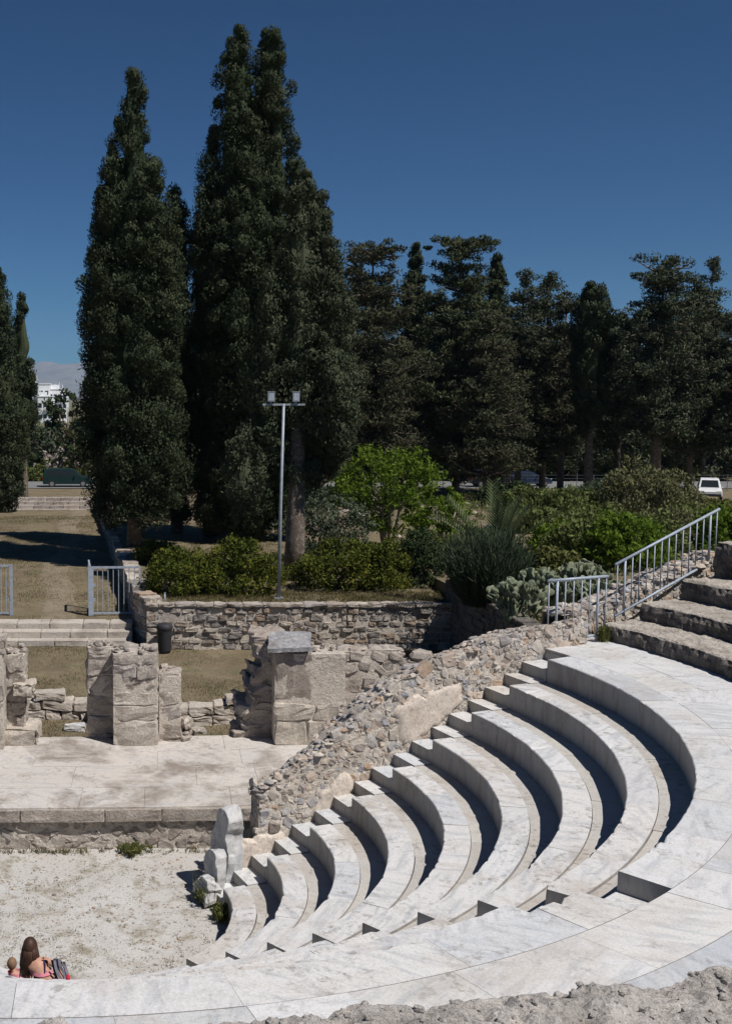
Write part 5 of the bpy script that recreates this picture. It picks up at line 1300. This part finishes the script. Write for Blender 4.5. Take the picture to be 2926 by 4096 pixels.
# ------------------------------------------------------------------ town building
def building(x, y, w_, d, h, label, seed, nwin=5, floors=3, group='white town buildings', z0=-.3):
    rg = np.random.default_rng(seed); t_ = thing('apartment_building', (x, y, z0), label, 'building', group)
    mb = MB(); mb.box((x, y, z0+h/2), (w_/2, d/2, h/2)); mb.build('wall', M['whitewash'], t_)
    mb = MB(); mb.box((x, y, z0+h+.15), (w_/2+.2, d/2+.2, .15)); rf = mb.build('roof', M['whitewash'], t_)
    mb = MB(); mb.box((x-w_*.2, y, z0+h+1.0), (1.3, 1.3, .7)); mb.build('stair_head', M['whitewash'], rf)
    for k in range(3): mb = MB(); xx = x+rg.uniform(-.4, .4)*w_; mb.tube([(xx, y-d*.3, z0+h+.3), (xx, y-d*.3, z0+h+rg.uniform(1.6, 3))], .12, 6); mb.build('chimney', M['whitewash'], rf)
    for f_ in range(floors):
        for k in range(nwin):
            xx = x-w_/2+w_*(k+.5)/nwin; zz = z0+1.6+f_*(h-1)/floors+.5
            mb = MB(); mb.box((xx, y-d/2-.03, zz), (.55, .06, .75)); mb.build('window', M['glass'], t_)
        mb = MB(); mb.box((x+w_*.2, y-d/2-.6, z0+.7+f_*(h-1)/floors+.3), (w_*.22, .6, .5)); mb.build('balcony', M['whitewash'], t_)
building(-44.5, 400, 9, 8, 13.4, 'white apartment building with chimneys seen in the gap left of the tall cypress', 1)
building(-37.5, 405, 6.5, 8, 11.6, 'lower white building right of the taller white one', 2, 4, 3)
building(-41.0, 395, 5, 7, 9.0, 'small white building standing in front of the two taller white ones', 3, 3, 2)

# ------------------------------------------------------------------ people
M['skin'] = metal('sunned_skin', (.52, .29, .21), .6, 0); M['hair'] = metal('dark_brown_hair', (.055, .028, .018), .55, 0)
M['hairc'] = metal('light_brown_hair', (.20, .12, .07), .6, 0)
M['cloth_v'] = metal('dark_violet_cloth', (.035, .025, .09), .9, 0); M['cloth_w'] = metal('white_violet_cloth', (.62, .60, .72), .9, 0); M['cloth_p'] = metal('pink_cloth', (.62, .22, .28), .9, 0)
M['red'] = metal('red_cloth', (.55, .03, .06), .8, 0); M['black'] = metal('black_cloth', (.015, .015, .02), .9, 0)
def skin_body(name, nodes, edges, mat, parent, sub=2):
    off = np.zeros(3); p = parent
    while p is not None: off += np.array(p.location); p = p.parent
    me = bpy.data.meshes.new(name); me.from_pydata([tuple(np.array(n[:3])-off) for n in nodes], edges, []); me.materials.append(mat)
    o = bpy.data.objects.new(name, me); COL.objects.link(o); o.parent = parent
    md = o.modifiers.new('Skin', 'SKIN'); md.use_smooth_shade = True
    if not me.skin_vertices: 
        try: me.skin_vertices.new()
        except Exception: pass
    for i, n in enumerate(nodes):
        d = me.skin_vertices[0].data[i]; r = n[3]; d.radius = r if isinstance(r, tuple) else (r, r); d.use_root = (i == 0)
    s = o.modifiers.new('Sub', 'SUBSURF'); s.levels = sub; s.render_levels = sub
    return o
def ell(mb, c, r, R=None, n=16, m=10, seed=None, amt=0.):
    g = np.array([[(cos(p)*sin(t), sin(p)*sin(t), cos(t)) for p in np.linspace(0, 2*pi, n)] for t in np.linspace(.001, pi-.001, m)])*np.array(r)
    if R is not None: g = g @ np.asarray(R)
    g = g + np.array(c)
    if seed is not None: g = g + fbm(g, 9., seed)[..., None]*amt
    mb.grid(g)
def person(bx_, by, bz, label, adult=True, s=1., seed=0):
    """sits on a seat row with the back to the camera, leaning to the left"""
    t_ = thing('person', (bx_, by, bz), label, 'person')
    q = lambda x, y, z: (bx_+x*s, by+y*s, bz+z*s)
    r = lambda v: v*s
    lean = -.16 if adult else 0
    N_ = [(*q(0, 0, .12), (r(.15), r(.12))), (*q(-.05, .03, .25), (r(.125), r(.095))), (*q(-.12, .07, .36), (r(.13), r(.095))), (*q(-.19, .11, .45), (r(.10), r(.07))), (*q(-.225, .14, .50), r(.048)), (*q(-.25, .17, .56), r(.06)), (*q(-.27, .19, .63), (r(.078), r(.088))), (*q(-.27, .19, .71), r(.05)),
          # right arm propped out
          (*q(-.02, .11, .47), r(.05)), (*q(.10, .16, .36), r(.042)), (*q(.10, .31, .30), r(.033)), (*q(.10, .37, .29), r(.027)),
          (*q(-.33, .13, .37), r(.05)), (*q(-.39, .20, .22), r(.042)), (*q(-.32, .34, .18), r(.033)), (*q(-.29, .40, .17), r(.027)),
          (*q(.10, .10, .10), r(.10)), (*q(.13, .46, .14), r(.065)), (*q(.13, .52, -.28), r(.045)), (*q(.13, .62, -.31), r(.032)),
          (*q(-.10, .10, .10), r(.10)), (*q(-.13, .46, .14), r(.065)), (*q(-.13, .52, -.28), r(.045)), (*q(-.13, .62, -.31), r(.032))]
    E_ = [(0, 1), (1, 2), (2, 3), (3, 4), (4, 5), (5, 6), (6, 7), (3, 8), (8, 9), (9, 10), (10, 11), (3, 12), (12, 13), (13, 14), (14, 15), (0, 16), (16, 17), (17, 18), (18, 19), (0, 20), (20, 21), (21, 22), (22, 23)]
    # fingers: short chains rooted in each palm
    for wrist, sx in ((11, 1), (15, -1)):
        wx, wy, wz = N_[wrist][:3]
        for k in range(4):
            i0 = len(N_); dx = (k-1.5)*.016*s; L = (.030, .035, .036, .028)[k]*s
            N_ += [(wx+dx, wy+.045*s, wz, .009*s), (wx+dx*1.1, wy+.045*s+L, wz-.008*s, .008*s), (wx+dx*1.1, wy+.045*s+L*1.8, wz-.024*s, .007*s)]
            E_ += [(wrist, i0), (i0, i0+1), (i0+1, i0+2)]
        i0 = len(N_); N_ += [(wx-sx*.034*s, wy+.022*s, wz-.004*s, .010*s), (wx-sx*.046*s, wy+.052*s, wz-.012*s, .009*s)]; E_ += [(wrist, i0), (i0, i0+1)]
    skin_body('body', N_, E_, M['skin'], t_)
    H = np.array(q(-.27, .19, .64))
    mb = MB()   # hair: cap and long strands down the back
    ell(mb, H+np.array([0, -.02, .012])*s, (r(.098), r(.108), r(.122)), seed=seed, amt=.02*s)
    if adult:
        rg = np.random.default_rng(seed)
        for k in range(90):
            a = rg.uniform(-2.9, .1); o_ = np.array([cos(a)*.085, sin(a)*.09, 0])*s
            L = rg.uniform(.26, .46)*s; w_ = rg.uniform(-.02, .05)*s
            p0 = H+o_+[0, -.01*s, .02*s]; p1 = p0+np.array([o_[0]*.30+w_*.2, -.03*s, -L*.45]); p2 = p1+np.array([o_[0]*.1+w_-.01, .0, -L*.55])
            mb.tube([p0, p1, p2], [.018*s, .019*s, .004*s], 5)
    mb.build('hair', M['hair'] if adult else M['hairc'], t_, smooth=True)
    # face details on the far side
    mb = MB(); ell(mb, H+np.array([0, .094, -.015])*s, (r(.012), r(.018), r(.022)), n=8, m=6); mb.build('nose', M['skin'], t_, smooth=True)
    for sx in (-1, 1):
        mb = MB(); ell(mb, H+np.array([sx*.03, .080, .008])*s, (r(.013), r(.008), r(.008)), n=8, m=6); mb.build('eye', M['signwhite'], t_, smooth=True)
        mb = MB(); ell(mb, H+np.array([sx*.083, .01, -.01])*s, (r(.012), r(.02), r(.03)), n=8, m=6); mb.build('ear', M['skin'], t_, smooth=True)
    mb = MB(); ell(mb, H+np.array([0, .083, -.045])*s, (r(.024), r(.008), r(.007)), n=8, m=6); mb.build('mouth', M['cloth_p'], t_, smooth=True)
    def wrap(z0, z1, ra, rb, c0, c1, mat, nm, a0=0, a1=2*pi):
        mb = MB(); G = np.zeros((8, 24, 3))
        for i in range(8):
            t = i/7
            for j in range(24):
                a = a0+(a1-a0)*j/23; c = np.array(c0)*(1-t)+np.array(c1)*t; rx = ra[0]*(1-t)+rb[0]*t; ry = ra[1]*(1-t)+rb[1]*t
                G[i, j] = q(c[0]+rx*cos(a), c[1]+ry*sin(a), z0+(z1-z0)*t)
        G += fbm(G, 14., 3)[..., None]*.012*s; mb.grid(G); return mb.build(nm, mat, t_, smooth=True)
    if adult:
        wrap(.02, .30, (.19, .165), (.150, .125), (0, .02), (-.06, .03), M['cloth_v'], 'skirt')
        wrap(.33, .37, (.150, .118), (.152, .120), (-.10, .06), (-.12, .08), M['cloth_p'], 'bikini_strap')
        mb = MB(); mb.tube([q(-.05, -.03, .37), q(-.05, .02, .46), q(-.08, .08, .53)], [.009*s]*3, 6); mb.build('shoulder_strap', M['cloth_v'], t_)
    else:
        wrap(.02, .52, (.17, .14), (.16, .12), (0, .02), (-.19, .11), M['cloth_p'], 'shirt')
    return t_
pz_ = Zr(3)
person(-1.33, 12.45, pz_, 'woman with long dark brown hair and bare back sitting on the lower seats, leaning left', True, .86, 5)
person(-1.70, 13.15, Zr(2), 'small light brown haired child beside the long haired woman', False, .62, 6)
tw_ = thing('towel', (-1.2, 12.4, pz_), 'white and violet striped towel beside the seated woman', 'towel')
for k, (mt_, dx) in enumerate(((M['black'], 0), (M['cloth_w'], .035), (M['cloth_v'], .085), (M['cloth_w'], .105), (M['cloth_v'], .15), (M['cloth_w'], .165))):
    mb = MB(); G = np.zeros((14, 4, 3)); wd = [.035, .05, .02, .045, .015, .04][k]
    for i in range(14):
        t = i/13
        for j in range(4): G[i, j] = (-1.30+(dx+wd*j/3)*.8+.16*t*t, 12.38+.10*t, pz_+.50-.48*t**1.3+.02*sin(t*9+k))
    mb.grid(G); mb.build('stripe', mt_, tw_, smooth=True)
rd = thing('red_toy', (-1.0, 12.0, Zr(4)), 'small red plastic toy lying on the seat beside the towel', 'toy')
mb = MB(); ell(mb, (-1.07, 12.02, Zr(4)+.07), (.025, .025, .045), seed=1, amt=.01); mb.build('handle', M['red'], rd, smooth=True)
mb = MB(); ell(mb, (-.99, 12.0, Zr(4)+.03), (.065, .045, .03), seed=2, amt=.01); mb.build('body', M['red'], rd, smooth=True)

# ------------------------------------------------------------------ air
hm = bpy.data.materials.new('haze_air'); hm.use_nodes = True; hn = hm.node_tree; hn.nodes.clear()
ho = hn.nodes.new('ShaderNodeOutputMaterial'); hv = hn.nodes.new('ShaderNodeVolumePrincipled')
hv.inputs['Color'].default_value = (.42, .60, .92, 1); hv.inputs['Density'].default_value = 6e-5
hn.links.new(hv.outputs[0], ho.inputs['Volume'])
mb = MB(); mb.box((-1500, 5300, 300), (8500, 6000, 303)); mb.build('haze', hm, None, kind='stuff')
